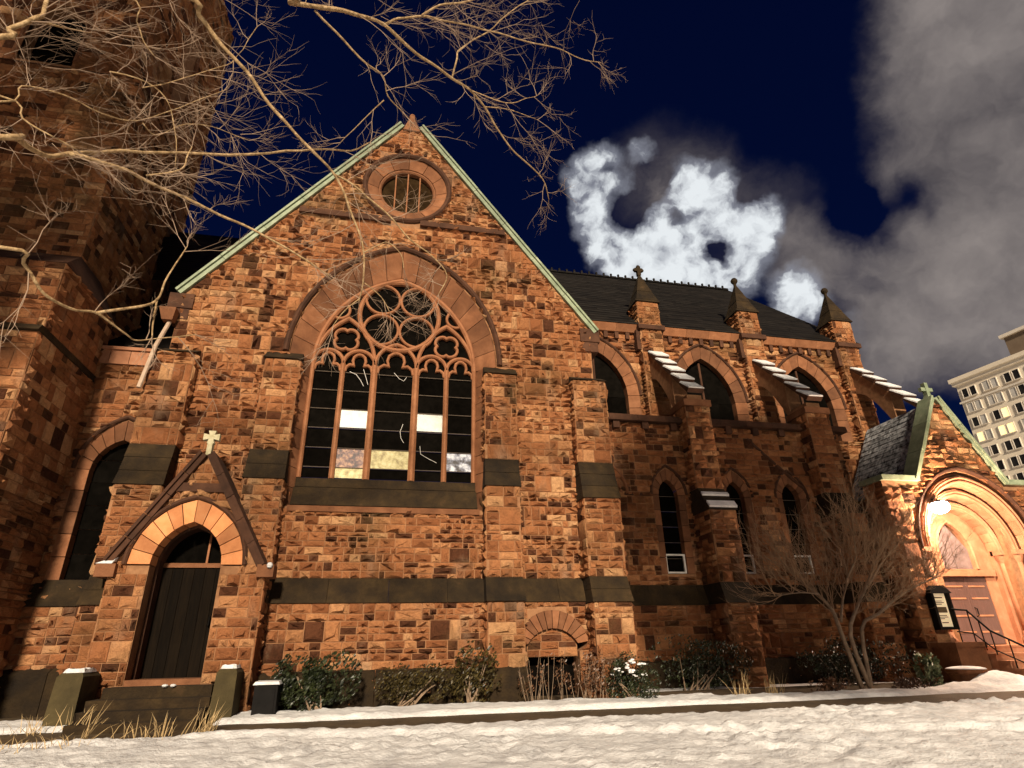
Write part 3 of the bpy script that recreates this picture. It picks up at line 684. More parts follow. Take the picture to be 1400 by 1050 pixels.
mb = MB(); mb.hexa([(-9, 14.6, 8.3), (-5.3, 14.6, 8.3), (-5.3, 20.5, 8.3), (-9, 20.5, 8.3), (-9, 14.62, 8.35), (-5.3, 14.62, 8.35), (-5.3, 20.5, 13.2), (-9, 20.5, 13.2)]); mb.build('lean_to_roof', SLATE, church)

# --- tower on the far left
tb = buttress(-13, -6.95, [(.2, 7.5, 11.9, 'stone'), (7.5, 7.66, (11.82, 11.9), 'slope'), (7.66, 9.2, 12.0, 'stone')], yback=14.5, name='tower_base', sides=(False, True))
mb = MB(); mb.hexa([(-13, 11.98, 9.2), (-6.93, 11.98, 9.2), (-6.93, 14.5, 9.2), (-13, 14.5, 9.2), (-13, 13.4, 10.3), (-7.5, 13.4, 10.3), (-7.5, 14.5, 10.3), (-13, 14.5, 10.3)]); mb.build('weathering', HOOD, tb)
tu = buttress(-14, -7.55, [(9.3, 16.4, 13.5, 'stone')], yback=17.2, name='tower_stage', sides=(False, True))
mb = MB(); mb.hexa([(-14, 13.45, 16.4), (-7.5, 13.45, 16.4), (-7.5, 17.2, 16.4), (-14, 17.2, 16.4), (-14, 16.9, 19.2), (-9.9, 16.9, 19.2), (-9.9, 17.2, 19.2), (-14, 17.2, 19.2)]); mb.build('weathering', HOOD, tu)
TF = front(17.0)
slot2 = arch_path(-12.6, .85, 22.2, 23.4, 20.4, 6)
TX = -9.8
tw = wall('tower', church, [rect(-22, TX, 8.5, 32), list(reversed(slot2))], 17.0, .5, band=.6, lens=(.3, .8), extra=lambda mb: mb.box(-22, TX-.001, 17.9, 24, .3, 31.9))
TS = Frame((TX, 0, 0), (0, 1, 0), (1, 0, 0))
slot1 = arch_path(20.3, .62, 26.4, 27.6, 22.6, 6)
sf = MB(); slab(sf, [rect(17.05, 24, 8.5, 32), list(reversed(slot1))], TS, -.45, 0); sf.build('side_wall', MORTAR, tw)
lay([rect(17, 24, 8.5, 32), slot1], TS, tw, .6, (.3, .8), .05)
mb = MB(); slab(mb, [slot1], TS, -.44, -.35); mb.build('belfry_opening', GLASS, tw)
mb = MB(); bar(mb, [(19.56, 22.6)]+arc(20.3, .72, 26.4, 27.75, 8)+[(21.04, 22.6)], .2, TS, -.1, .1); mb.build('hood_mould', DRESSED, tw)
for sl, cx, w in ((slot2, -12.6, .85),):
    mb = MB(); slab(mb, [[(a, b) for a, b in sl]], TF, -.62, -.5); so = mb.build('belfry_opening', GLASS, tw)
    mb = MB(); bar(mb, [(cx-w-.1, 20.6)]+arc(cx, w+.1, sl[1][1], sl[1][1]+w*1.9, 8)+[(cx+w+.1, 20.6)], .2, TF, -.1, .1); mb.build('hood_mould', DRESSED, tw)
mb = MB(); mb.hexa([(-22, 16.86, 19.6), (TX+.1, 16.86, 19.6), (TX+.1, 17.05, 19.6), (-22, 17.05, 19.6), (-22, 16.92, 19.9), (TX+.1, 16.92, 19.9), (TX+.1, 17.05, 19.95), (-22, 17.05, 19.95)]); mb.build('string_course', HOOD, tw)

# --- chancel: aisle wall, clerestory, flying buttresses, roof
AF = front(15.6)
def lancet(cx, w, wo, zs, za, zao, zb, fr, vent, parent, gd=-.25):
    h = MB(); bar(h, arc(cx, wo+.05, zs, zao+.07, 9), .07, fr, -.02, .07)
    lo = h.build('lancet_window', HOOD, church)
    ring(lo, fr, arc(cx, wo, zs, zao, 4), arc(cx, w, zs, za, 4), .01, -.03, -.35, DRESSED)
    zl = fr_range(zb, zs, (zs-zb)/5)
    for s in (-1, 1): ring(lo, fr, [(cx+s*wo, z) for z in zl], [(cx+s*w, z) for z in zl], .01, -.03, -.35, DRESSED, 'jamb_stone')
    nrow = 5
    for k in range(nrow):
        z0, z1 = zb+(zs-zb)*k/nrow, zb+(zs-zb)*(k+1)/nrow
        glass_pane(lo, fr, rect(cx-w-.02, cx+w+.02, z0+.006, z1-.006), gd)
        mb = MB(); mb.tube([fr(cx-w, z1, gd+.03), fr(cx+w, z1, gd+.03)], .009, 5); mb.build('saddle_bar', BAR, lo)
    glass_pane(lo, fr, [(cx-w, zs)]+arc(cx, w, zs+.001, za, 5)[1:-1]+[(cx+w, zs)], gd, tilt=.002)
    if vent:
        mb = MB(); a, b, z0, z1 = cx-w+.02, cx+w-.0, zb+.03, zb+.55
        mb.box(a, b, fr.o.y+.10, fr.o.y+.16, z1-.045, z1); mb.box(a, b, fr.o.y+.10, fr.o.y+.16, z0, z0+.045)
        mb.box(b-.05, b, fr.o.y+.102, fr.o.y+.158, z0+.045, z1-.045); mb.box(a, a+.03, fr.o.y+.102, fr.o.y+.158, z0+.045, z1-.045)
        mb.build('ventilator_frame', WHITE, lo)
    return lo
lanc = [(7.98, True), (10.12, True), (12.0, True)]
holes = [arch_path(cx, .50, 5.55, 6.34, 3.35, 4) for cx, v in lanc]
aisle = wall('aisle_wall', church, [rect(5.3, 14.2, 3.06, 7.72)]+holes, 15.6, .4, bias=-.10)
for cx, v in lanc: lancet(cx, .30, .50, 5.55, 6.02, 6.34, 3.35, AF, v, church)
mb = MB(); bar(mb, arc(6.1, .60, 5.55, 6.42, 9), .10, AF, -.02, .09); bar(mb, arc(6.1, .42, 5.55, 6.2, 9), .12, AF, -.02, .05); mb.build('blind_arch', DRESSED, church)
mb = MB(); mb.hexa([AF(6.6, 5.50, 0), AF(7.4, 5.5, 0), AF(7.4, 5.5, .05), AF(6.6, 5.5, .05), AF(6.6, 5.58, 0), AF(7.4, 5.58, 0), AF(7.4, 5.58, .03), AF(6.6, 5.58, .03)]); mb.build('string_course', HOOD, church)
mb = MB(); bar(mb, [(10.85, 7.38), (11.6, 6.66), (12.5, 5.85)], .09, AF, -.02, .07); mb.build('raking_bar', HOOD, church)  # dark bar slanting down across the aisle wall
belt(5.56, 14.2, 15.6, 15.4); wall('aisle_lower_wall', church, [rect(5.3, 14.2, .3, 2.54)], 15.4, .4, bias=-.10); plinth(5.6, 14.0, 15.4)
mb = MB()
for i in range(19):
    a = 5.5+i*.46; mb = MB(); mb.cur = random.random()
    if i % 2 == 0: mb.box(a, a+.20, 15.44, 15.62, 7.5, 7.72); mb.build('corbel', HOOD, church)
mb = MB()
for i in range(10):
    a = 5.4+i*.9; mb = MB(); mb.cur = random.random(); mb.hexa([(a+.005, 15.36, 7.72), (a+.895, 15.36, 7.72), (a+.895, 16.0, 7.72), (a+.005, 16.0, 7.72), (a+.005, 15.40, 7.92), (a+.895, 15.40, 7.92), (a+.895, 16.0, 8.0), (a+.005, 16.0, 8.0)]); mb.build('parapet_coping', HOOD, church)
mb = MB(); mb.tube([(5.98, 15.5, 7.7), (5.96, 15.42, 7.3), (5.75, 15.4, 6.95), (5.62, 15.4, 6.8)], .05, 6); mb.build('gutter_spout', IRON, church)
mb = MB(); mb.box(5.45, 5.95, 15.34, 15.6, 7.93, 7.98); mb.build('snow_cap', SNOW, church)
CF = front(17.75)
cx_cl = [6.95, 11.12, 15.25]
choles = [arch_path(cx, 1.5, 9.6, 11.78, 8.2, 6) for cx in cx_cl]
clere = wall('clerestory_wall', church, [rect(5.0, 17.75, 8.2, 12.05)]+choles, 17.75, .4, lens=(.3, .8))
for cx in cx_cl:
    h = MB(); bar(h, arc(cx, 1.55, 9.6, 11.86, 10), .10, CF, -.02, .08); ho = h.build('clerestory_window', HOOD, church)
    ring(ho, CF, arc(cx, 1.5, 9.6, 11.78, 6), arc(cx, 1.10, 9.6, 11.32, 6), .02, -.06, -.38, DRESSED)
    for s in (-1, 1): ring(ho, CF, [(cx+s*1.5, z) for z in fr_range(8.2, 9.6, .467)], [(cx+s*1.1, z) for z in fr_range(8.2, 9.6, .467)], .02, -.06, -.38, DRESSED, 'jamb_stone')
    for i in range(4):
        a = cx-1.12+i*.56; glass_pane(ho, CF, rect(a+.006, a+.554, 8.2, 9.6), -.3)
    for s in (-1, 1): glass_pane(ho, CF, [(cx, 9.61), (cx+s*1.1, 9.61), (cx+s*1.0, 10.2), (cx+s*.72, 10.75), (cx+s*.38, 11.1), (cx, 11.3)], -.3, tilt=.004)
    mb = MB(); bar(mb, [(cx, 8.2), (cx, 11.2)], .08, CF, -.33, -.24); mb.build('mullion', HOOD, ho)
mb = MB()
for i in range(14):
    a = 5.0+i*.92; mb = MB(); mb.cur = random.random(); mb.hexa([(a+.004, 17.60, 12.05), (a+.916, 17.60, 12.05), (a+.916, 18, 12.05), (a+.004, 18, 12.05), (a+.004, 17.44, 12.30), (a+.916, 17.44, 12.30), (a+.916, 18, 12.36), (a+.004, 18, 12.36)]); mb.build('cornice_stone', TRACERY, church)
mb = MB()
for i in range(30):
    a = 5.2+i*.42; mb = MB(); mb.cur = random.random(); mb.box(a, a+.14, 17.62, 17.76, 11.78, 12.05); mb.build('corbel', HOOD, church)
mb = MB(); mb.box(5.3, 14.15, 15.62, 17.8, 7.7, 7.9); mb.hexa([(5.3, 15.9, 7.9), (14.15, 15.9, 7.9), (14.15, 17.74, 7.9), (5.3, 17.74, 7.9), (5.3, 15.95, 7.95), (14.15, 15.95, 7.95), (14.15, 17.74, 8.35), (5.3, 17.74, 8.35)]); mb.build('aisle_roof', SLATE, church)
# main roof: slate courses as separate long strips, ridge cresting
rf = MB()
E0, E1 = Vector((0, 17.45, 12.36)), Vector((0, 23.5, 18.62))
nc = 26
for k in range(nc):
    a, b = E0.lerp(E1, k/nc), E0.lerp(E1, (k+1)/nc+.012)
    xa, xb = 18.0-1.0*k/nc, 18.0-1.0*(k+1)/nc
    x = -20.0
    while x < xa:
        w = random.uniform(.5, .9); x2 = min(x+w, xa); x2b = min(x+w, xb); rf.cur = random.random(); lift = random.uniform(.012, .03)
        rf.add([(x, a.y, a.z+lift), (x2, a.y, a.z+lift), (x2b, b.y, b.z), (min(x, xb), b.y, b.z), (x, a.y, a.z-.02), (x2, a.y, a.z-.02)], [(0, 1, 2, 3), (4, 5, 1, 0)])
        x += w
rf.add([(18, 17.45, 12.36), (17, 23.5, 18.62), (18, 29.5, 12.36)], [(0, 1, 2)]); rf.add([(-20, 29.5, 12.36), (18, 29.5, 12.36), (17, 23.5, 18.62), (-20, 23.5, 18.62)], [(0, 1, 2, 3)])
roof = rf.build('roof', SLATE, church)
mb = MB()
for i in range(46): mb = MB(); mb.cur = random.random(); x = -1.0+i*.39; mb.hexa([(x, 23.4, 18.6), (x+.37, 23.4, 18.6), (x+.37, 23.6, 18.6), (x, 23.6, 18.6), (x+.02, 23.44, 18.72), (x+.35, 23.44, 18.72), (x+.35, 23.56, 18.72), (x+.02, 23.56, 18.72)]); mb.build('ridge_tile', SLATE, roof)
knob = None
for i in range(36):
    x = 3.0+i*.39
    if knob is None:
        kb = MB(); kb.box(-.04, .04, -.04, .04, 0, .1); kb.sphere((0, 0, .12), .065, 8, 1.1); me_parent = roof
        knob = kb.build('ridge_knob', SLATE, None); knob.parent = roof; o_ = knob
    else:
        o_ = knob.copy(); COL.objects.link(o_); o_.parent = roof
    o_.location = Vector((x, 23.5, 18.70))-ORG[roof.name]
mb = MB(); mb.box(17.3, 17.7, 18, 29, .3, 12.3); mb.build('east_wall', MORTAR, church)
# pinnacles
for X in (9.05, 13.2, 17.38):
    pn = buttress(X-.42, X+.42, [(8.0, 13.30, 17.42, 'stone')], yback=18.2, name='pinnacle')
    mb = MB(); mb.hexa([(X-.50, 17.34, 13.30), (X+.50, 17.34, 13.30), (X+.50, 18.28, 13.30), (X-.50, 18.28, 13.30), (X-.46, 17.38, 13.40), (X+.46, 17.38, 13.40), (X+.46, 18.24, 13.40), (X-.46, 18.24, 13.40)])
    for k in range(3):
        a0, a1 = 1-k/3.3, 1-(k+1)/3.3; mb.cur = random.random(); z0, z1 = 13.40+k*.45, 13.40+(k+1)*.45; e = .44
        mb.hexa([(X-e*a0, 17.81-e*a0, z0), (X+e*a0, 17.81-e*a0, z0), (X+e*a0, 17.81+e*a0, z0), (X-e*a0, 17.81+e*a0, z0), (X-e*a1*.96, 17.81-e*a1*.96, z1), (X+e*a1*.96, 17.81-e*a1*.96, z1), (X+e*a1*.96, 17.81+e*a1*.96, z1), (X-e*a1*.96, 17.81+e*a1*.96, z1)])
    mb.build('spirelet', MOSSY, pn)
    mb = MB()
    if X < 10:
        mb.box(X-.07, X+.07, 17.74, 17.88, 14.74, 15.16); mb.box(X-.16, X+.16, 17.75, 17.87, 14.93, 15.07); mb.sphere((X, 17.81, 15.16), .075, 8)
        for sx in (-1, 1): mb.sphere((X+sx*.16, 17.81, 15.0), .07, 8)
    else: mb.tube([(X, 17.81, 14.7), (X, 17.81, 14.9)], .06, 8); mb.sphere((X, 17.81, 14.98), .14, 10, 1.05)
    mb.build('finial', MOSSY, pn)
    mb = MB(); mb.box(X-.52, X+.52, 17.30, 17.6, 12.10, 12.28); mb.box(X-.58, X-.42, 17.45, 17.8, 11.3, 12.1); mb.build('corbel', HOOD, pn)
# flying buttresses and piers
for n_, X in enumerate((9.05, 13.2, 17.38)):
    pier = buttress(X-.40, X+.40, [(6.5, 8.20, 15.12, 'stone')] if n_ == 2 else [(.3, 2.54, 14.55, 'stone'), (2.54, 3.06, (14.5, 14.68), 'slope'), (3.06, 4.95, 14.68, 'stone'), (4.95, 5.65, (14.64, 15.1), 'slope'), (5.65, 8.20, 15.12, 'stone')], yback=16.0, name='pier', bias=-.06)
    if n_ == 0:
        mb = MB(); mb.hexa([(X-.42, 14.60, 5.0), (X+.42, 14.60, 5.0), (X+.42, 14.72, 5.16), (X-.42, 14.72, 5.16), (X-.42, 14.58, 5.05), (X+.42, 14.58, 5.05), (X+.42, 14.70, 5.21), (X-.42, 14.70, 5.21)])
        mb.hexa([(X-.42, 14.88, 5.38), (X+.40, 14.88, 5.38), (X+.40, 14.95, 5.46), (X-.42, 14.95, 5.46), (X-.42, 14.86, 5.43), (X+.40, 14.86, 5.43), (X+.40, 14.93, 5.51), (X-.42, 14.93, 5.51)])
        mb.build('snow_cap', SNOW, pier)
    mb = MB(); mb.box(X-.45, X+.45, 15.06, 16.0, 8.20, 8.40); mb.build('pier_cap', DRESSED, pier)
    A, B = Vector((X, 15.1, 8.62)), Vector((X, 17.42, 11.15)); d = (B-A).normalized(); nn = Vector((0, -d.z, d.y))
    fb = MB(); k = 10; lo_pts = []
    for i in range(k+1):      # curved underside
        t = i/k; lo_pts.append(Vector((0, 16.0+(17.45-16.0)*t, 8.2+1.9*math.sin(t*math.pi/2))))
    for i in range(k):
        a, b = lo_pts[i], lo_pts[i+1]
        za = 8.62+(a.y-15.1)*(11.15-8.62)/2.32-.02; zb = 8.62+(b.y-15.1)*(11.15-8.62)/2.32-.02
        fb.hexa([(X-.24, a.y, a.z), (X+.24, a.y, a.z), (X+.24, b.y, b.z), (X-.24, b.y, b.z), (X-.24, a.y, za), (X+.24, a.y, za), (X+.24, b.y, zb), (X-.24, b.y, zb)])
    fb.box(X-.24, X+.24, 15.2, 16.0, 8.401, 8.60)
    fly = fb.build('flying_buttress', MORTAR, church, label='flying buttress with snow-covered coping slabs')
    L_ = (B-A).length; ns = 5
    for i in range(ns):
        p0, p1 = A+d*(L_*i/ns+.02), A+d*(L_*(i+1)/ns-.05); mb = MB(); mb.cur = random.random()
        q = lambda p, x, h: (X+x, p.y+nn.y*h, p.z+nn.z*h)
        mb.hexa([q(p0, -.27, 0), q(p0, .27, 0), q(p1, .27, 0), q(p1, -.27, 0), q(p0, -.27, .16), q(p0, .27, .16), q(p1, .27, .06), q(p1, -.27, .06)])
        sl = mb.build('coping_slab', HOOD, fly)
        mb = MB(); j = random.uniform(-.02, .02); zf = random.uniform(.9, 1)
        mb.hexa([q(p0, -.27+abs(j), .162), q(p0, .27, .162), q(p1, .27, .062), q(p1, -.27, .062), q(p0, -.25, .20), q(p0, .25, .20+j), q(p1.lerp(p0, 1-zf), .25, .11), q(p1, -.25, .11)])
        mb.build('snow_slab', SNOW, fly)

# --- gabled entrance porch on the right
PX, PYF = 16.78, 14.2
PF = front(PYF)
porch_poly = [(14.0, .3), (19.56, .3), (19.56, 5.82), (18.3, 5.82), (PX, 8.5), (15.26, 5.82), (14.0, 5.82)]
po = arc(PX, 2.02, 3.95, 6.20, 9)
phole = [(PX-2.02, .3), (PX+2.02, .3)] + list(reversed(po))
def porch_extra(mb):
    mb.box(14.001, 15.2, 14.55, 14.95, .3, 5.8); mb.box(18.36, 19.559, 14.55, 14.95, .3, 5.8)
porch = wall('entrance_porch', church, [porch_poly, phole], PYF, .35, lens=(.22, .6), band=.46, fr=PF, extra=porch_extra, bias=-.02)
porch['label'] = 'gabled porch with lamplit stepped arch and copper coping'
lay([rect(-14.95, -14.2, .3, 5.8)], Frame((14.0, 0, 0), (0, -1, 0), (-1, 0, 0)), porch, .48, (.25, .6), .035, -.05)
mb = MB(); bar(mb, arc(PX, 2.08, 3.95, 6.28, 12), .12, PF, -.02, .10); mb.build('hood_mould', HOOD, porch)
wo = [2.0, 1.70, 1.42, 1.16]; zo = [6.18, 5.82, 5.48, 5.16]
for k in range(3):
    hm = MB(); bar(hm, arc(PX, wo[k]-.05, 3.95, zo[k]-.06, 14), .10, PF, -.45-.26*k, -.10-.26*k, ch=.2); hm.build('shadow_hollow', HOOD, porch)  # dark stone puts the shadow between the arch orders into colour
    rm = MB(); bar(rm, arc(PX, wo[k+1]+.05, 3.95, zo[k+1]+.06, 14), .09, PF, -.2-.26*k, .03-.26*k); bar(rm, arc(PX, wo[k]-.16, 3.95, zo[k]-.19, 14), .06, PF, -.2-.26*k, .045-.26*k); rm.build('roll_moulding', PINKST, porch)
    ring(porch, PF, arc(PX, wo[k]-.10, 3.95, zo[k]-.12, 7), arc(PX, wo[k+1], 3.95, zo[k+1], 7), .01-.26*k, -.05-.26*k, -.34-.26*k, PINKST)
    for s in (-1, 1):      # nook shafts with capitals
        x = PX+s*(wo[k+1]+.17); y = PYF+.12+.26*k
        mb = MB(); mb.tube([(x, y, 1.75), (x, y, 3.62)], .085, 10)
        mb.tube([(x, y, 1.42), (x, y, 1.55), (x, y, 1.62), (x, y, 1.75)], [.17, .17, .11, .10], 10); mb.build('column', PINKST, porch, True)
        mb = MB(); mb.tube([(x, y, 3.60), (x, y, 3.70), (x, y, 3.82)], [.09, .13, .17], 10); mb.box(x-.17, x+.17, y-.17, y+.17, 3.82, 3.948); mb.build('capital', PINKST, porch)
        mb = MB(); x0, x1 = sorted((PX+s*wo[k+1], PX+s*(wo[k]-.002))); mb.box(x0, x1, y+.09, y+.4, 1.4, 3.95); mb.build('jamb_pier', PINKST, porch)
ty = 15.08
tymp = [(PX-1.2, 3.42), (PX+1.2, 3.42), (PX+1.2, 3.95)] + list(reversed(arc(PX, 1.2, 3.96, 5.22, 8))) + [(PX-1.2, 3.95)]
th_ = [(PX-.62, 3.46)]+arc(PX, .62, 3.95, 4.86, 6)+[(PX+.62, 3.46)]
mb = MB(); slab(mb, [tymp, list(reversed(th_))], front(ty), -.25, 0); mb.build('tympanum', PINKST, porch)
mb = MB(); bar(mb, th_, .09, front(ty), -.1, .06); tyw = mb.build('tympanum_window', PINKST, porch)
for s in (-1, 1):
    mb = MB(); x0, x1 = sorted((PX+s*.78, PX+s*1.2)); mb.box(x0, x1, ty, ty+.2, 1.4, 3.25); mb.build('jamb', PINKST, porch)
mb = MB(); mb.box(PX-1.1, PX+1.1, ty-.10, ty+.1, 3.25, 3.42); mb.build('lintel', PINKST, porch)
greyg = simple('dull_grey_glass', [(.3, (.10, .07, .065)), (.7, (.22, .17, .16))], 4, .4, .004)
for i in range(2):
    a = PX-.62+i*.62; z_ = [(a+.01, 3.47), (a+.61, 3.47), (a+.61, 4.0 if i else 4.78), (a+.01, 4.78 if i else 4.0)]
    mb = MB(); mb.loft([(x, ty+.12, z) for x, z in z_], [(x, ty+.10, z) for x, z in z_]); mb.build('pane', greyg, porch)
for k in range(2):
    mb = MB(); a, b = (PX-.775, PX-.004) if k == 0 else (PX+.004, PX+.775); mb.box(a, b, ty+.02, ty+.1, 1.42, 3.248)
    mb.build('door_leaf', REDWOOD, porch)
    for z in (1.72, 2.15, 2.62, 2.95):
        mb = MB(); mb.box(a+.08, b-.12, ty+.004, ty+.018, z, z+.045) ; mb.build('strap_hinge', PINKST, porch)
mb = MB(); mb.tube([(PX+.08, ty+.02, 2.15), (PX+.08, ty-.05, 2.18), (PX+.08, ty-.05, 2.36), (PX+.08, ty+.02, 2.39)], .015, 6); mb.build('door_handle', IRON, porch)
coping(15.22, 5.80, PX, 8.56, 14.10, 14.6, .15, 3, COPPER, porch); coping(18.34, 5.80, PX, 8.56, 14.10, 14.6, .15, 3, COPPER, porch)
for a, b in ((13.95, 15.25), (18.31, 19.62)):
    mb = MB(); mb.box(a, b, 14.08, 15.0, 5.82, 5.97); mb.build('coping', COPPER, porch)
mb = MB(); mb.box(PX-.06, PX+.06, 14.25, 14.4, 8.5, 9.15); mb.box(PX-.22, PX+.22, 14.27, 14.38, 8.86, 8.98); mb.hexa([(PX-.13, 14.2, 8.5), (PX+.13, 14.2, 8.5), (PX+.13, 14.45, 8.5), (PX-.13, 14.45, 8.5), (PX-.07, 14.24, 8.72), (PX+.07, 14.24, 8.72), (PX+.07, 14.41, 8.72), (PX-.07, 14.41, 8.72)]); mb.build('cross', COPPER, porch)
# porch roof: steep slate courses dusted with snow
PR = MB(); n = 15
for s in (1, -1):
    for k in range(n):
        x0, z0 = PX+s*(1.56-1.56*k/n), 5.80+2.70*k/n; x1, z1 = PX+s*(1.56-1.56*(k+1)/n), 5.80+2.70*(k+1)/n
        y = 14.6
        while y < 17.0:
            single = s < 0
            pr = MB() if single else PR
            w = min(random.uniform(.22, .36), 17.0-y); pr.cur = random.random(); l = random.uniform(.012, .03); dx = s*l
            pr.hexa([(x0, y, z0-.03), (x0, y+w-.006, z0-.03), (x1, y+w-.006, z1-.04), (x1, y, z1-.04), (x0+dx, y, z0+l*.6), (x0+dx, y+w-.006, z0+l*.6), (x1+dx*.2, y+w-.006, z1), (x1+dx*.2, y, z1)])
            y += w
            if single: pr.build('slate', SNOWSLATE, porch)
PR.build('porch_roof', SNOWSLATE, porch, kind='stuff')
mb = MB(); mb.box(15.24, 15.5, 14.56, 17.1, .3, 5.75); mb.box(18.06, 18.32, 14.56, 17.1, .3, 5.75); mb.loft([(15.24, 14.56, 5.75), (18.32, 14.56, 5.75), (PX, 14.56, 8.44)], [(15.24, 17.1, 5.75), (18.32, 17.1, 5.75), (PX, 17.1, 8.44)])
mb.build('roof_wall', MORTAR, porch)
lay([rect(-17.1, -14.9, .3, 5.7)], Frame((15.24, 0, 0), (0, -1, 0), (-1, 0, 0)), porch, .48, (.25, .6), .035, -.05)
wall('east_bay_wall', church, [rect(14.0, 17.6, .3, 8.1)], 17.2, .3)
for k in range(5):
    z = 1.40-.165*k; mb = MB(); mb.cur = random.random(); y0 = 13.60-.32*k
    mb.box(15.0, 19.2, y0, (15.15 if k == 0 else y0+.32), .3, z-.05); mb.box(14.98, 19.22, y0-.03, (15.15 if k == 0 else y0+.30), z-.049, z); mb.build('step', PINKST, porch)
mb = MB(); mb.box(14.1, 14.96, 13.45, 14.18, .3, 1.38); mb.box(14.05, 15.0, 13.4, 14.19, 1.381, 1.5); mb.build('cheek_wall', DRESSED, porch)

# lantern hung in the arch
lp = at(1285, 693, 14.0)
lantern = thing('wall_lantern', lp, 'brightly lit bulkhead lantern hanging at the left of the porch arch', 'lamp')
mb = MB(); mb.sphere(lp, .24, 16, .8); mb.build('globe', LAMPGLOW, lantern, True)
mb = MB(); mb.tube([lp+Vector((0, 0, .12)), lp+Vector((0, 0, .2))], [.22, .06], 10); mb.tube([lp+Vector((0, 0, .15)), lp+Vector((0, .05, .24)), lp+Vector((-.02, .2, .26))], .018, 6); mb.build('bracket', IRON, lantern)
pl_ = bpy.data.lights.new('lantern_light', 'POINT'); pl_.energy = 1150; pl_.color = (1.0, .70, .48); pl_.shadow_soft_size = .12
plo = bpy.data.objects.new('lantern_light', pl_); COL.objects.link(plo); plo.parent = lantern; plo.location = (0.05, -.30, -.08)

# ------------------------------------------------------------------ stones become objects: the 300 that show largest singly
bpy.context.view_layer.update()
DG = bpy.context.evaluated_depsgraph_get()
def area(vs_):
    q = [project(p) for p in vs_[4:8]]
    if any(a is None for a in q): return 0
    if not all(0 < x < 1400 and 0 < y < 1050 for x, y in q): return 0
    return abs(sum(q[i][0]*q[(i+1) % 4][1]-q[(i+1) % 4][0]*q[i][1] for i in range(4)))/2
order = sorted(range(len(STONES)), key=lambda i: -area(STONES[i][0]))
singles = set()
for i in order:
    if len(singles) >= 300: break
    c = Vector(STONES[i][0][12]); d = c-EYE; hit, loc, *_ = scene.ray_cast(DG, EYE, d.normalized())
    if hit and (loc-EYE).length < d.length-.12: continue
    singles.add(i)
rest = MB()
for i, (vs_, t, par) in enumerate(STONES):
    if i in singles:
        mb = MB(); mb.add(vs_, STONE_F, t); mb.build('stone', STONE, par)
    else: rest.add(vs_, STONE_F, t)
rest.build('stonework', STONE, church, kind='stuff')

# ================================================================== other things
def stone_pier(x0, x1, y0, y1, z0, z1, label):
    t = thing('stone_pier', ((x0+x1)/2, (y0+y1)/2, z0), label, 'stone pier', 'stone piers beside the door steps')
    mb = MB(); mb.hexa([(x0, y0, z0), (x1, y0, z0), (x1, y1, z0), (x0, y1, z0), (x0+.02, y0+.05, z1-.06), (x1-.02, y0+.05, z1-.06), (x1-.02, y1, z1-.06), (x0+.02, y1, z1-.06)])
    mb.hexa([(x0+.02, y0+.05, z1-.06), (x1-.02, y0+.05, z1-.06), (x1-.02, y1, z1-.06), (x0+.02, y1, z1-.06), (x0+.06, y0+.1, z1), (x1-.06, y0+.1, z1), (x1-.06, y1-.03, z1), (x0+.06, y1-.03, z1)])
    mb.build('block', MOSSP, t)
    mb = MB(); n = 9; a0 = []; a1 = []
    for i in range(n*2):
        a = 2*math.pi*i/(n*2); ca, sa = math.cos(a), math.sin(a); k = 1/max(abs(ca), abs(sa))**.85
        x = (x0+x1)/2+ca*k*((x1-x0)/2-.05); y = (y0+y1)/2+.03+sa*k*((y1-y0)/2-.06)
        a0.append((x, y, z1+.002)); a1.append(((x-(x0+x1)/2)*.86+(x0+x1)/2, (y-(y0+y1)/2)*.86+(y0+y1)/2, z1+.06+.012*math.sin(i*1.7)))
    mb.loft(a0, a1); mb.build('snow_cap', SNOW, t)
MOSSP = simple('mossy_pier_stone', [(.3, (.035, .026, .010)), (.7, (.075, .056, .022))], 2.2, .9, .015, 18)
stone_pier(-5.22, -4.78, 12.25, 13.0, .45, 1.36, 'broad mossy stone pier with snow cap left of the church door steps')
stone_pier(-2.76, -2.38, 12.35, 13.0, .45, 1.36, 'narrow mossy stone pier with snow cap right of the church door steps')
t = thing('utility_box', (-1.9, 12.7, .55), 'small dark metal box with snowy lid beside the narrow pier', 'utility box')
mb = MB(); mb.box(-2.10, -1.70, 12.55, 12.9, .5, 1.08); mb.box(-2.06, -1.74, 12.535, 12.549, .58, 1.02); mb.build('cabinet', IRON, t)
mb = MB(); mb.hexa([(-2.13, 12.52, 1.081), (-1.67, 12.52, 1.081), (-1.67, 12.93, 1.081), (-2.13, 12.93, 1.081), (-2.1, 12.56, 1.13), (-1.7, 12.56, 1.13), (-1.7, 12.9, 1.14), (-2.1, 12.9, 1.14)]); mb.build('snow_lid', SNOW, t)

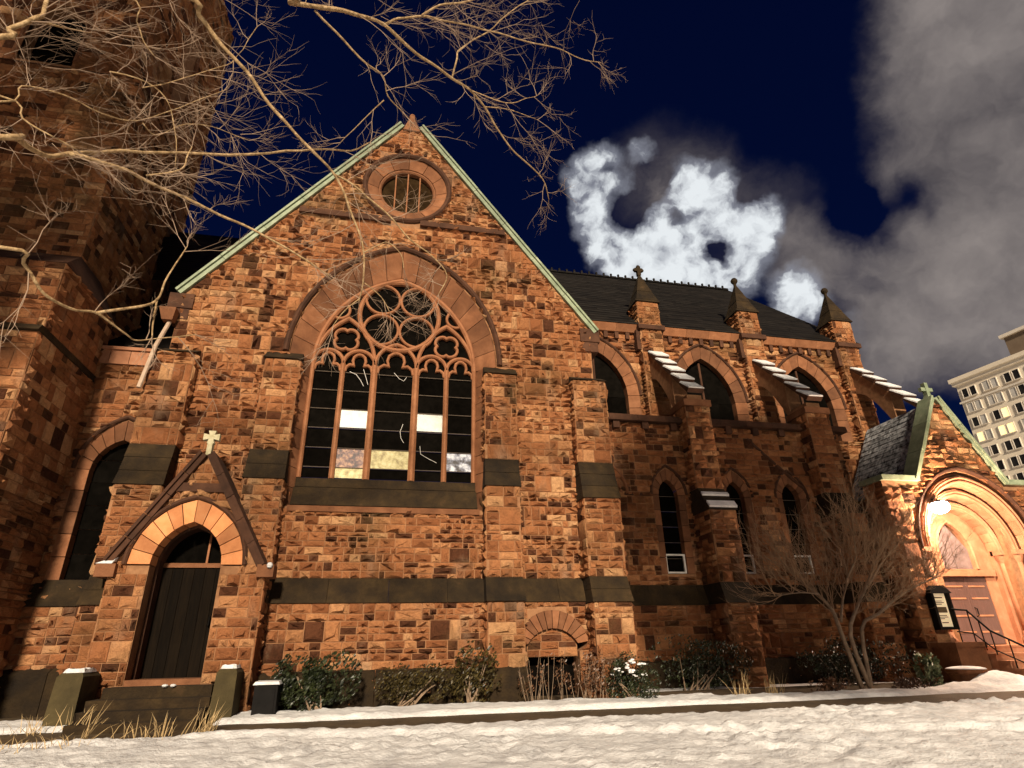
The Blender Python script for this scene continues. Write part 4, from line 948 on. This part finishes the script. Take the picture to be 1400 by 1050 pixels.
# notice board
t = thing('notice_board', (14.62, 14.12, 1.85), 'framed notice board with lit yellowish sheet on the porch wall', 'notice board')
mb = MB(); mb.box(14.34, 14.42, 13.98, 14.17, 1.8, 2.78); mb.box(14.86, 14.94, 13.98, 14.17, 1.8, 2.78); mb.box(14.421, 14.859, 13.98, 14.17, 1.8, 1.87); mb.hexa([(14.3, 13.94, 2.70), (14.98, 13.94, 2.70), (14.98, 14.17, 2.70), (14.3, 14.17, 2.70), (14.5, 13.96, 2.9), (14.8, 13.96, 2.9), (14.8, 14.17, 2.9), (14.5, 14.17, 2.9)]); mb.build('frame', IRON, t)
mb = MB(); mb.box(14.421, 14.859, 14.08, 14.12, 1.87, 2.70); mb.build('sheet', LITPAPER, t)
mb = MB()
for z, a, b, h in ((2.58, .10, .34, .03), (2.50, .07, .30, .018), (2.46, .07, .35, .018), (2.42, .07, .27, .018), (2.22, .06, .38, .14), (2.14, .07, .33, .018), (2.10, .07, .36, .018), (2.06, .07, .24, .018), (1.96, .12, .32, .025)): mb.box(14.42+a, 14.42+b, 14.072, 14.079, z, z+h)
mb.build('print', PRINT, t)

# hand rail on the steps and snow-topped round planter
t = thing('handrail', (14.9, 13.2, .7), 'black iron handrail with bars on the left of the porch steps', 'handrail')
mb = MB(); top = [(14.85, 14.0, 2.3), (14.9, 13.6, 2.25), (14.98, 13.2, 1.75), (15.1, 12.5, 1.35), (15.1, 12.3, 1.3), (15.1, 12.25, 1.1)]
mb.tube(top, .025, 8); mb.build('rail', IRON, t)
mb = MB(); mb.tube([(14.85, 14.0, 1.75), (14.9, 13.6, 1.70), (14.98, 13.2, 1.3), (15.1, 12.5, .95)], .018, 6); mb.build('lower_rail', IRON, t)
for x, y, z0, z1 in ((14.86, 13.95, 1.4, 2.3), (14.9, 13.6, 1.4, 2.25), (14.94, 13.4, 1.3, 2.0), (14.98, 13.2, 1.2, 1.76), (15.04, 12.85, .9, 1.55), (15.1, 12.5, .6, 1.36)):
    mb = MB(); mb.tube([(x, y, z0), (x, y, z1)], .016, 6); mb.build('baluster', IRON, t)
t = thing('stone_planter', (13.75, 13.05, .6), 'low round stone planter capped with bright snow beside the porch steps', 'planter')
mb = MB(); mb.tube([(13.75, 13.05, .5), (13.75, 13.05, .8), (13.75, 13.05, .86), (13.75, 13.05, .92)], [.30, .38, .43, .43], 16); mb.build('bowl', DRESSED, t)
mb = MB(); mb.sphere((13.75, 13.05, .92), .42, 16, .16); mb.build('snow_cap', SNOW, t, True)

# ------------------------------------------------------------------ plants
def rvec():
    while True:
        v = Vector((random.uniform(-1, 1), random.uniform(-1, 1), random.uniform(-1, 1)))
        if .01 < v.length < 1: return v
def leaf(mb, p, s, t):
    a = rvec().normalized(); b = a.orthogonal().normalized(); c = a.cross(b); l = s*random.uniform(.7, 1.3); w = l*.48
    mb.add([p-b*l*.5, p+c*w*.5+a*l*.06, p+b*l*.5, p-c*w*.5+a*l*.06], [(0, 1, 2, 3)], t)
def shrub(name, label, cx, cy, rx, ry, z0, h, n, size, mat, stems=9, group=None, holes=.35, lobes=7, cat='shrub'):
    t = thing(name, (cx, cy, z0), label, cat, group); mb = MB()
    lob = [(Vector((cx+random.uniform(-.62, .62)*rx, cy+random.uniform(-.6, .6)*ry, z0+h*random.uniform(.28, .72))), random.uniform(.34, .52)) for _ in range(lobes)]
    k = 0
    while k < n:
        c, r = random.choice(lob); v = rvec(); v = v.normalized()*v.length**.45
        p = c+Vector((v.x*rx*r*1.15, v.y*ry*r*1.15, v.z*h*r))
        if p.z < z0+.03: continue
        if noise.noise(p*3.1) > holes: k += 1; continue
        leaf(mb, p, size, min(1, max(0, .35+.5*noise.noise(p*5)+random.uniform(-.3, .4)))); k += 1
    mb.build('foliage', mat, t)
    st = MB()
    for i in range(stems):
        c, r = random.choice(lob); a = Vector((cx+random.uniform(-.2, .2)*rx, cy+random.uniform(-.2, .2)*ry, z0-.03))
        st.tube([a, a.lerp(c, .5)+rvec()*.05, c+rvec()*.1*rx], [.02, .014, .006], 5)
    st.build('stem', SHRUBBARK, t); return t
shrub('evergreen_shrub', 'dense dark evergreen shrub beside the snowy-lidded box', -1.02, 13.0, .78, .42, .56, .98, 3800, .085, LEAF)
shrub('spreading_shrub', 'low olive brown shrub sprawling against the wall under the great window', .55, 13.15, 1.0, .34, .56, .75, 2600, .07, LEAFY, holes=.15)
shrub('yellowing_shrub', 'yellowing shrub climbing the base of the right window pilaster', 1.85, 13.1, .62, .34, .56, 1.25, 1700, .085, LEAFY, holes=.12)
sb = shrub('snowy_shrub', 'rounded black-green shrub with snow patches on its top', 5.2, 12.85, .56, .42, .55, .80, 2600, .06, LEAF, holes=.6)
mb = MB()
for px, py, r in ((862, 903, .10), (875, 906, .09), (862, 916, .10), (856, 911, .07), (846, 915, .07), (881, 922, .05), (838, 922, .03), (866, 924, .05)):
    p = at(px, py, 12.62)
    for _ in range(5): mb.sphere(p+Vector((random.gauss(0, r*.6), random.gauss(0, .05), random.gauss(0, r*.3))), r*random.uniform(.3, .6), 7, .5)
mb.build('snow_patch', SNOW, sb)
shrub('dark_hedge', 'long dark low hedge at the foot of the aisle wall', 7.4, 14.3, 1.5, .35, .58, 1.05, 2600, .075, LEAF, holes=.3, cat='hedge')
shrub('dark_hedge', 'dark low hedge behind the bare multi-stemmed tree', 11.4, 14.2, 1.9, .4, .58, .95, 2600, .075, LEAF, holes=.3, cat='hedge')
shrub('laurel_shrub', 'small pale green leafy shrub in front of the porch corner', 12.55, 13.0, .42, .36, .56, .74, 900, .12, LEAFG, holes=.25)
shrub('ground_plant', 'low frosted brown plant on the bed in front of the multi-stemmed tree', 9.7, 12.75, .55, .3, .54, .30, 500, .07, LEAFB, holes=.5, stems=4)
shrub('ground_plant', 'low frosted brown plant to the right of the multi-stemmed tree trunks', 11.7, 12.6, .6, .3, .54, .30, 500, .07, LEAFB, holes=.5, stems=4)
# tall withered stems by the basement arch
for i, (cx, lab) in enumerate(((3.25, 'tall withered stems with seed heads left of the basement opening'), (3.95, 'russet withered plant in front of the basement opening'), (4.5, 'withered brown plant between basement opening and snowy shrub'))):
    t = thing('withered_plant', (cx, 13.05, .56), lab, 'plant', 'withered plants by the basement arch'); mb = MB(); lf = MB()
    for k in range(16 if i != 1 else 11):
        a = Vector((cx+random.uniform(-.28, .28), 13.05+random.uniform(-.12, .12), .54)); h = random.uniform(.45, 1.0)
        b = a+Vector((random.uniform(-.2, .2), random.uniform(-.12, .08), h)); mb.tube([a, a.lerp(b, .5)+rvec()*.04, b], [.006, .005, .003], 4)
        for q in range(26 if i else 6): leaf(lf, a.lerp(b, random.uniform(.35, 1))+rvec()*.10, .07, random.random())
    mb.build('stem', SHRUBBARK, t); lf.build('foliage', LEAFB, t)
def grass_clump(cx, cy, label, n=46, h=.42, spread=.28, lean=0.0):
    z = gz(cx, cy); mb = MB()
    for k in range(n):
        a = Vector((cx+random.gauss(0, spread*.45), cy+random.gauss(0, spread*.3), z-.02)); hh = h*random.uniform(.35, 1.1)
        b = a+Vector((random.gauss(lean, .13), random.gauss(-.02, .06), hh)); m_ = a.lerp(b, .55)+Vector((0, 0, .04)); w = random.uniform(.003, .007)
        mb.cur = random.random(); mb.add([a+Vector((-w, 0, 0)), a+Vector((w, 0, 0)), m_+Vector((w*.8, 0, 0)), m_+Vector((-w*.8, 0, 0)), b], [(0, 1, 2, 3), (3, 2, 4)])
    return tag(mb.build('dry_grass_clump', DRYGRASS, None), label, 'grass clump', 'clumps of dry straw grass')
grass_clump(-4.55, 11.95, 'thick straw grass clump in front of the broad mossy pier', 26, .40, .4, .08)
grass_clump(-5.3, 12.0, 'thin straw grass tuft at the left foot of the broad mossy pier', 22, .30, .3)
grass_clump(-3.2, 11.05, 'wide straw grass clump on the bare ground before the door steps', 40, .36, .6)
grass_clump(-4.1, 11.1, 'single leaning straw tuft left of the wide grass clump', 9, .55, .12, .2)
grass_clump(-2.55, 11.35, 'straw grass tuft at the foot of the narrow mossy pier', 30, .48, .25, .1)
grass_clump(-4.5, 10.45, 'ragged straw patch in the snow at the lower left corner', 60, .22, .9)
grass_clump(7.55, 12.7, 'upright straw grass tuft left of the pair near the buttress foot', 22, .55, .2)
grass_clump(8.35, 12.7, 'upright straw grass tuft right of the pair near the buttress foot', 24, .5, .25)

# ------------------------------------------------------------------ trees
def twig(mb, p, d, L_, r, depth, up_=.12):
    n = 4 if depth > 1 else 3; pts = [p]; q = p; dd = d.normalized(); kids = []
    for i in range(n):
        dd = (dd+rvec()*.32+Vector((0, 0, up_*.5))).normalized(); q = q+dd*(L_/n); pts.append(q); kids.append((q, dd))
    mb.tube(pts, [r*(1-.6*i/n) for i in range(n+1)], 4 if depth > 1 else 3, cap=False)
    if depth > 0:
        for q, dd in kids:
            for _ in range(2 if random.random() < .45 else 1):
                if random.random() < .85: twig(mb, q, (dd+rvec()*.95).normalized(), L_*random.uniform(.42, .66), r*.58, depth-1, up_)
def smooth_path(pts, k=3):
    out = []
    for i in range(len(pts)-1):
        p0, p1, p2, p3 = pts[max(i-1, 0)], pts[i], pts[i+1], pts[min(i+2, len(pts)-1)]
        for j in range(k):
            t = j/k; out.append(.5*((2*p1)+(p2-p0)*t+(2*p0-5*p1+4*p2-p3)*t*t+(3*p1-p0-3*p2+p3)*t**3))
    return out+[pts[-1]]
tree = thing('tree', (-9.0, 5.2, .2), 'bare spreading tree whose pale branches reach in across the top of the gable', 'tree')
tk = MB(); tk.tube(smooth_path([Vector((-9.0, 5.2, .0)), Vector((-8.95, 5.2, 2.2)), Vector((-8.8, 5.15, 4.2)), Vector((-8.6, 5.1, 6.2)), Vector((-8.4, 5.2, 8.5)), Vector((-8.2, 5.3, 11))]), [.34-.02*i*.9 for i in range(16)], 12)
tk.build('trunk', BARK, tree, True)
FK = [Vector((-8.8, 5.15, 4.4)), Vector((-8.6, 5.1, 6.3)), Vector((-8.35, 5.2, 8.8))]
limbs = [  # (pixels, depth Y at start and end, radius start and end, fork index or None)
 ([(-12,187),(20,190),(45,204),(75,213),(120,207),(150,206),(220,209),(340,210),(430,205),(480,206),(505,193)], 5.2, 7.4, .045, .010, 0),
 ([(95,211),(140,222),(175,234),(195,245),(250,268),(300,293),(345,315),(400,345),(450,376)], 5.5, 6.8, .030, .011, None),
 ([(232,-12),(270,20),(290,45),(320,80),(345,108),(375,150),(405,182),(440,218),(458,240),(475,275),(490,315),(498,350),(496,385),(490,412)], 4.8, 6.6, .038, .009, 2),
 ([(458,239),(480,252),(510,275),(535,298),(560,325),(590,350),(610,376),(600,402)], 5.9, 6.6, .018, .006, None),
 ([(498,345),(515,336),(530,330),(548,347),(552,368)], 6.2, 6.5, .012, .005, None),
 ([(492,408),(470,425),(455,445)], 6.5, 6.6, .010, .004, None),
 ([(496,385),(520,405),(535,430)], 6.5, 6.6, .010, .004, None),
 ([(372,-8),(395,3),(440,10),(480,18),(525,34),(560,67),(600,93),(640,122),(662,145),(680,175),(700,205),(725,227),(745,250),(752,272)], 5.0, 7.6, .046, .008, 2),
 ([(527,33),(545,25),(575,22),(600,27),(650,37),(690,47),(730,60),(770,68),(800,82),(820,86)], 5.9, 7.4, .026, .006, None),
 ([(577,21),(600,8),(640,2),(662,-10)], 6.0, 6.4, .022, .014, None),
 ([(618,107),(625,80),(630,66),(665,43),(700,15),(735,-8)], 6.3, 7.0, .018, .009, None),
 ([(430,14),(460,45),(500,85),(523,105),(530,130),(550,155),(562,168)], 5.4, 6.6, .020, .006, None),
 ([(525,137),(505,155),(482,178),(465,196)], 6.2, 6.6, .012, .004, None),
 ([(-12,52),(15,42),(45,25),(58,20),(70,-10)], 4.6, 5.0, .034, .022, 1),
 ([(45,27),(85,38),(125,46)], 4.8, 5.4, .018, .005, None),
 ([(-12,338),(30,361),(55,396),(80,414),(105,425),(130,428),(150,441),(172,458),(185,467),(215,464),(265,458)], 4.9, 6.4, .024, .006, 0),
 ([(130,428),(190,418),(215,408),(228,386),(245,352),(256,335)], 5.8, 6.4, .020, .006, None),
 ([(215,408),(210,440),(207,462)], 6.1, 6.2, .014, .008, None),
 ([(-10,138),(30,120),(85,130),(140,155),(190,165),(260,140),(312,124)], 5.6, 7.0, .014, .006, 1),
 ([(-10,130),(30,160),(70,185),(105,205)], 5.4, 5.6, .014, .008, 1),
 ([(160,-10),(185,28),(195,55),(212,76)], 5.4, 5.8, .016, .006, 2),
 ([(195,168),(215,185),(255,170),(300,178),(340,192)], 6.4, 7.2, .010, .005, None),
 ([(195,120),(235,112),(300,92),(326,75),(352,38)], 6.0, 6.8, .011, .005, None),
 ([(150,98),(200,112),(230,140),(240,180),(240,230)], 6.2, 6.6, .012, .006, None),
 ([(200,240),(245,232),(258,215),(262,200)], 5.9, 6.2, .014, .008, None),
 ([(640,122),(690,140),(720,135),(735,128)], 6.9, 7.3, .012, .004, None),
 ([(662,146),(700,150),(735,165)], 7.0, 7.4, .012, .004, None),
]
lm = MB(); tw = MB()
for pts, ya, yb, ra, rb, fork in limbs:
    n = len(pts); P3 = [at(x, y, ya+(yb-ya)*i/(n-1)) for i, (x, y) in enumerate(pts)]
    if fork is not None:
        f = FK[fork]; P3 = [f, f.lerp(P3[0], .5)+Vector((0, 0, .15))]+P3
    S = smooth_path(P3, 4); k = len(S)
    S = [p+Vector((noise.noise(p*2.3), noise.noise(p*2.3+Vector((9, 0, 0))), noise.noise(p*2.3+Vector((0, 9, 0)))))*.03*min(1, i/4) for i, p in enumerate(S)]
    lm.tube(S, [(ra*.78+(rb-ra*.78)*i/(k-1))*(1+.16*noise.noise(p*4.5)+.10*noise.noise(p*13)) for i, p in enumerate(S)], 8)
    nin = 8 if fork is not None else 0
    for i in range(nin, k-1):
        d = (S[i+1]-S[i]).normalized(); frac = i/k
        for _ in range(1 if random.random() < (.28 if ra > .03 else .34)*(.45 if pts[0][1] > 330 else 1) else 0):
            s_ = random.choice((-1, 1)); side = d.cross(Vector((0, -1, .2))).normalized()*s_
            twig(tw, S[i], d*.6+side*.9+rvec()*.6, random.uniform(.35, .9), .0055, 2)
    for _ in range(2): twig(tw, S[-1], d+rvec()*.8, random.uniform(.25, .5), .005, 2)
# dense twigs of the crown at the upper left
for _ in range(24):
    px, py = random.uniform(-40, 360), random.uniform(-60, 250)
    p = at(px, py, random.uniform(6.0, 8.5)); twig(tw, p, Vector((.7, .2, random.uniform(-.5, .6)))+rvec()*.5, random.uniform(.6, 1.1), .005, 2)
for _ in range(8):
    px, py = random.uniform(360, 800), random.uniform(-60, 70)
    p = at(px, py, random.uniform(6.5, 8.5)); twig(tw, p, Vector((.5, .2, random.uniform(-.7, .4)))+rvec()*.6, random.uniform(.4, .9), .005, 2)
lm.build('limb', BARK, tree, True); tw.build('twigs', TWIG, tree)

# unseen leaf masses added out of frame to shade the tower and the aisle
cr = MB()
for cx, cy, cz, rx, ry, rz, cnt in ((-10.5, 4.6, 23.0, 6.4, 3.6, 9.6, 24000), (9.8, -1.8, 12.0, 6.0, 3.0, 6.0, 11500)):
    n_ = 0
    while n_ < cnt:
        v = rvec(); p = Vector((cx+rx*v.x, cy+ry*v.y, cz+rz*v.z)); q = project(p)
        if q and -60 < q[0] < 1460 and -60 < q[1] < 1110: continue
        if noise.noise(p*.45) > .25: continue
        leaf(cr, p, .44, random.random()); n_ += 1
cr.build('shade_crown', LEAFB, tree, kind='stuff')
ct = MB()  # unseen limbs added to carry the shading leaf masses
for _ in range(60):
    v = rvec(); p = Vector((-11.0+6*v.x, 4.6+3.3*v.y, 19.5+9.5*v.z)); q = project(p)
    if q and -150 < q[0] < 1500 and -150 < q[1] < 1150: continue
    a = Vector((-8.3-.3*random.random(), 5.2, 8+2.8*random.random())); ct.tube([a, a.lerp(p, .5)+rvec()*.8+Vector((0, 0, .8)), p], [.10, .06, .02], 5)
ct.tube(smooth_path([Vector((-8.3, 5.2, 10.0)), Vector((-5.2, 2.5, 11.5)), Vector((-1.0, -.6, 12.8)), Vector((3.5, -1.5, 13.0)), Vector((8.0, -1.8, 13.6))]), [.16-.009*i for i in range(13)], 8)
ct.build('limb', BARK, tree)

# bare multi-stemmed tree before the aisle
bt = thing('small_tree', (10.75, 12.85, .56), 'bare multi-stemmed small tree with dense fine twigs before the aisle wall', 'tree')
sm, stw = MB(), MB(); B0 = Vector((10.75, 12.85, .5))
def rel(px, py, y=12.85): return at(px, py, y)
mains = [([(1158,905),(1148,860),(1138,835),(1118,812),(1095,795),(1070,770)], .055), ([(1150,850),(1152,820),(1158,790),(1150,750)], .035), ([(1165,908),(1163,870),(1172,830),(1185,800),(1200,760),(1215,735)], .055),
         ([(1172,905),(1178,860),(1200,840),(1230,815),(1255,800),(1280,790)], .05), ([(1188,800),(1205,770),(1222,750),(1232,735)], .028), ([(1118,812),(1095,810),(1060,815)], .022), ([(1158,790),(1170,760),(1165,720)], .025)]
for pts, r in mains:
    yb = 12.85+random.uniform(-.5, .5); n = len(pts)
    P3 = [at(x, y, 12.85+(yb-12.85)*i/(n-1)) for i, (x, y) in enumerate(pts)]
    if pts[0][1] > 880: P3[0] = B0+Vector((random.uniform(-.12, .12), random.uniform(-.08, .08), 0))
    S = smooth_path(P3, 3); k = len(S); sm.tube(S, [r*(1-.68*i/(k-1)) for i in range(k)], 7)
    for i in range(k//3, k):
        d = (S[min(i+1, k-1)]-S[i-1]).normalized()
        for _ in range(3): twig(stw, S[i], d+rvec()*.9+Vector((0, 0, .25)), random.uniform(.55, 1.15), .010, 2, .3)
for _ in range(60):
    a = random.uniform(0, 2*math.pi); rr = math.sqrt(random.random())
    p = Vector((11.25+2.2*rr*math.cos(a), 12.9+.8*rr*math.sin(a), 3.35+.9*random.uniform(-1, 1)*(1-rr*.4)))
    twig(stw, p, Vector((p.x-11, 0, 1.2))*.5+rvec()*.8, random.uniform(.5, 1.0), .008, 2, .3)
sm.build('trunk', SHRUBBARK, bt, True); stw.build('twigs', SHRUBTWIG, bt)

# ------------------------------------------------------------------ apartment building far off on the right
apt = thing('apartment_building', (140, 70, 0), 'cream high-rise with paired windows, some lit, far behind the porch', 'building')
apt.rotation_euler = (0, 0, R(9)); apt.location = Vector((126, 100, 0))+Matrix.Rotation(R(9), 3, 'Z') @ Vector((14, -30, 0))
mb = MB(); mb.box(126, 152, 40, 100, -.5, 54.2); apw = mb.build('wall', CREAM, apt)
mb = MB(); mb.box(125.5, 152.5, 39.5, 100.5, 54.2, 55.0); mb.box(125.1, 152.8, 39.1, 100.8, 55.0, 55.9); mb.build('cornice', CREAM, apt)
mb = MB(); mb.box(125.7, 126, 40, 100.3, 49.9, 50.25); mb.build('string_course', CREAMD, apt)
mb = MB(); mb.box(131, 150, 45, 90, 55.9, 62.5); mb.build('penthouse', PENTH, apt)
mb = MB(); mb.box(130.4, 150.6, 44.4, 90.6, 62.5, 63.2); mb.build('penthouse_cornice', CREAMD, apt)
wf = None; wp = {}
def apt_pane(mat):
    mb = MB(); mb.box(-.05, .05, -.56, .56, -.95, .95); return mb.build('pane', mat, None)
wk = MB(); 
for a, b, c, d in ((-.72, -.58, -1.05, 1.05), (.58, .72, -1.05, 1.05)): wk.box(-.18, .02, a, b, c, d)
wk.box(-.18, .02, -.579, .579, .96, 1.05); wk.box(-.26, .02, -.8, .8, -1.18, -1.051)
first_w = None; protos = {}
lit = {(0, 3, 0), (1, 2, 1), (1, 3, 0), (1, 3, 1), (3, 4, 1), (2, 5, 0)}
pale = {(0, 1, 0), (0, 1, 1), (1, 0, 0), (1, 0, 1), (1, 1, 0), (1, 1, 1), (0, 2, 1), (0, 3, 1), (3, 1, 0), (2, 6, 1)}
for bay in range(11):
    for fl in range(14):
        for s in range(2):
            yc = 97.7-bay*4.45+(.85 if s == 0 else -.85); zc = 52.0-fl*3.45
            if zc < 3: continue
            if first_w is None: first_w = wk.build('window', CREAMD, None); w_ = first_w
            else: w_ = first_w.copy(); COL.objects.link(w_)
            w_.parent = apt; w_.location = Vector((126, yc, zc))-Vector((140, 70, 0))
            key = 'lit' if (bay, fl, s) in lit else ('pale' if (bay, fl, s) in pale else ('pale' if random.random() < .12 else 'dark'))
            if key not in protos: protos[key] = apt_pane({'lit': LITWIN, 'pale': BLIND, 'dark': FARGLASS}[key]); p_ = protos[key]
            else: p_ = protos[key].copy(); COL.objects.link(p_)
            p_.parent = w_; p_.location = (-.04, 0, 0)
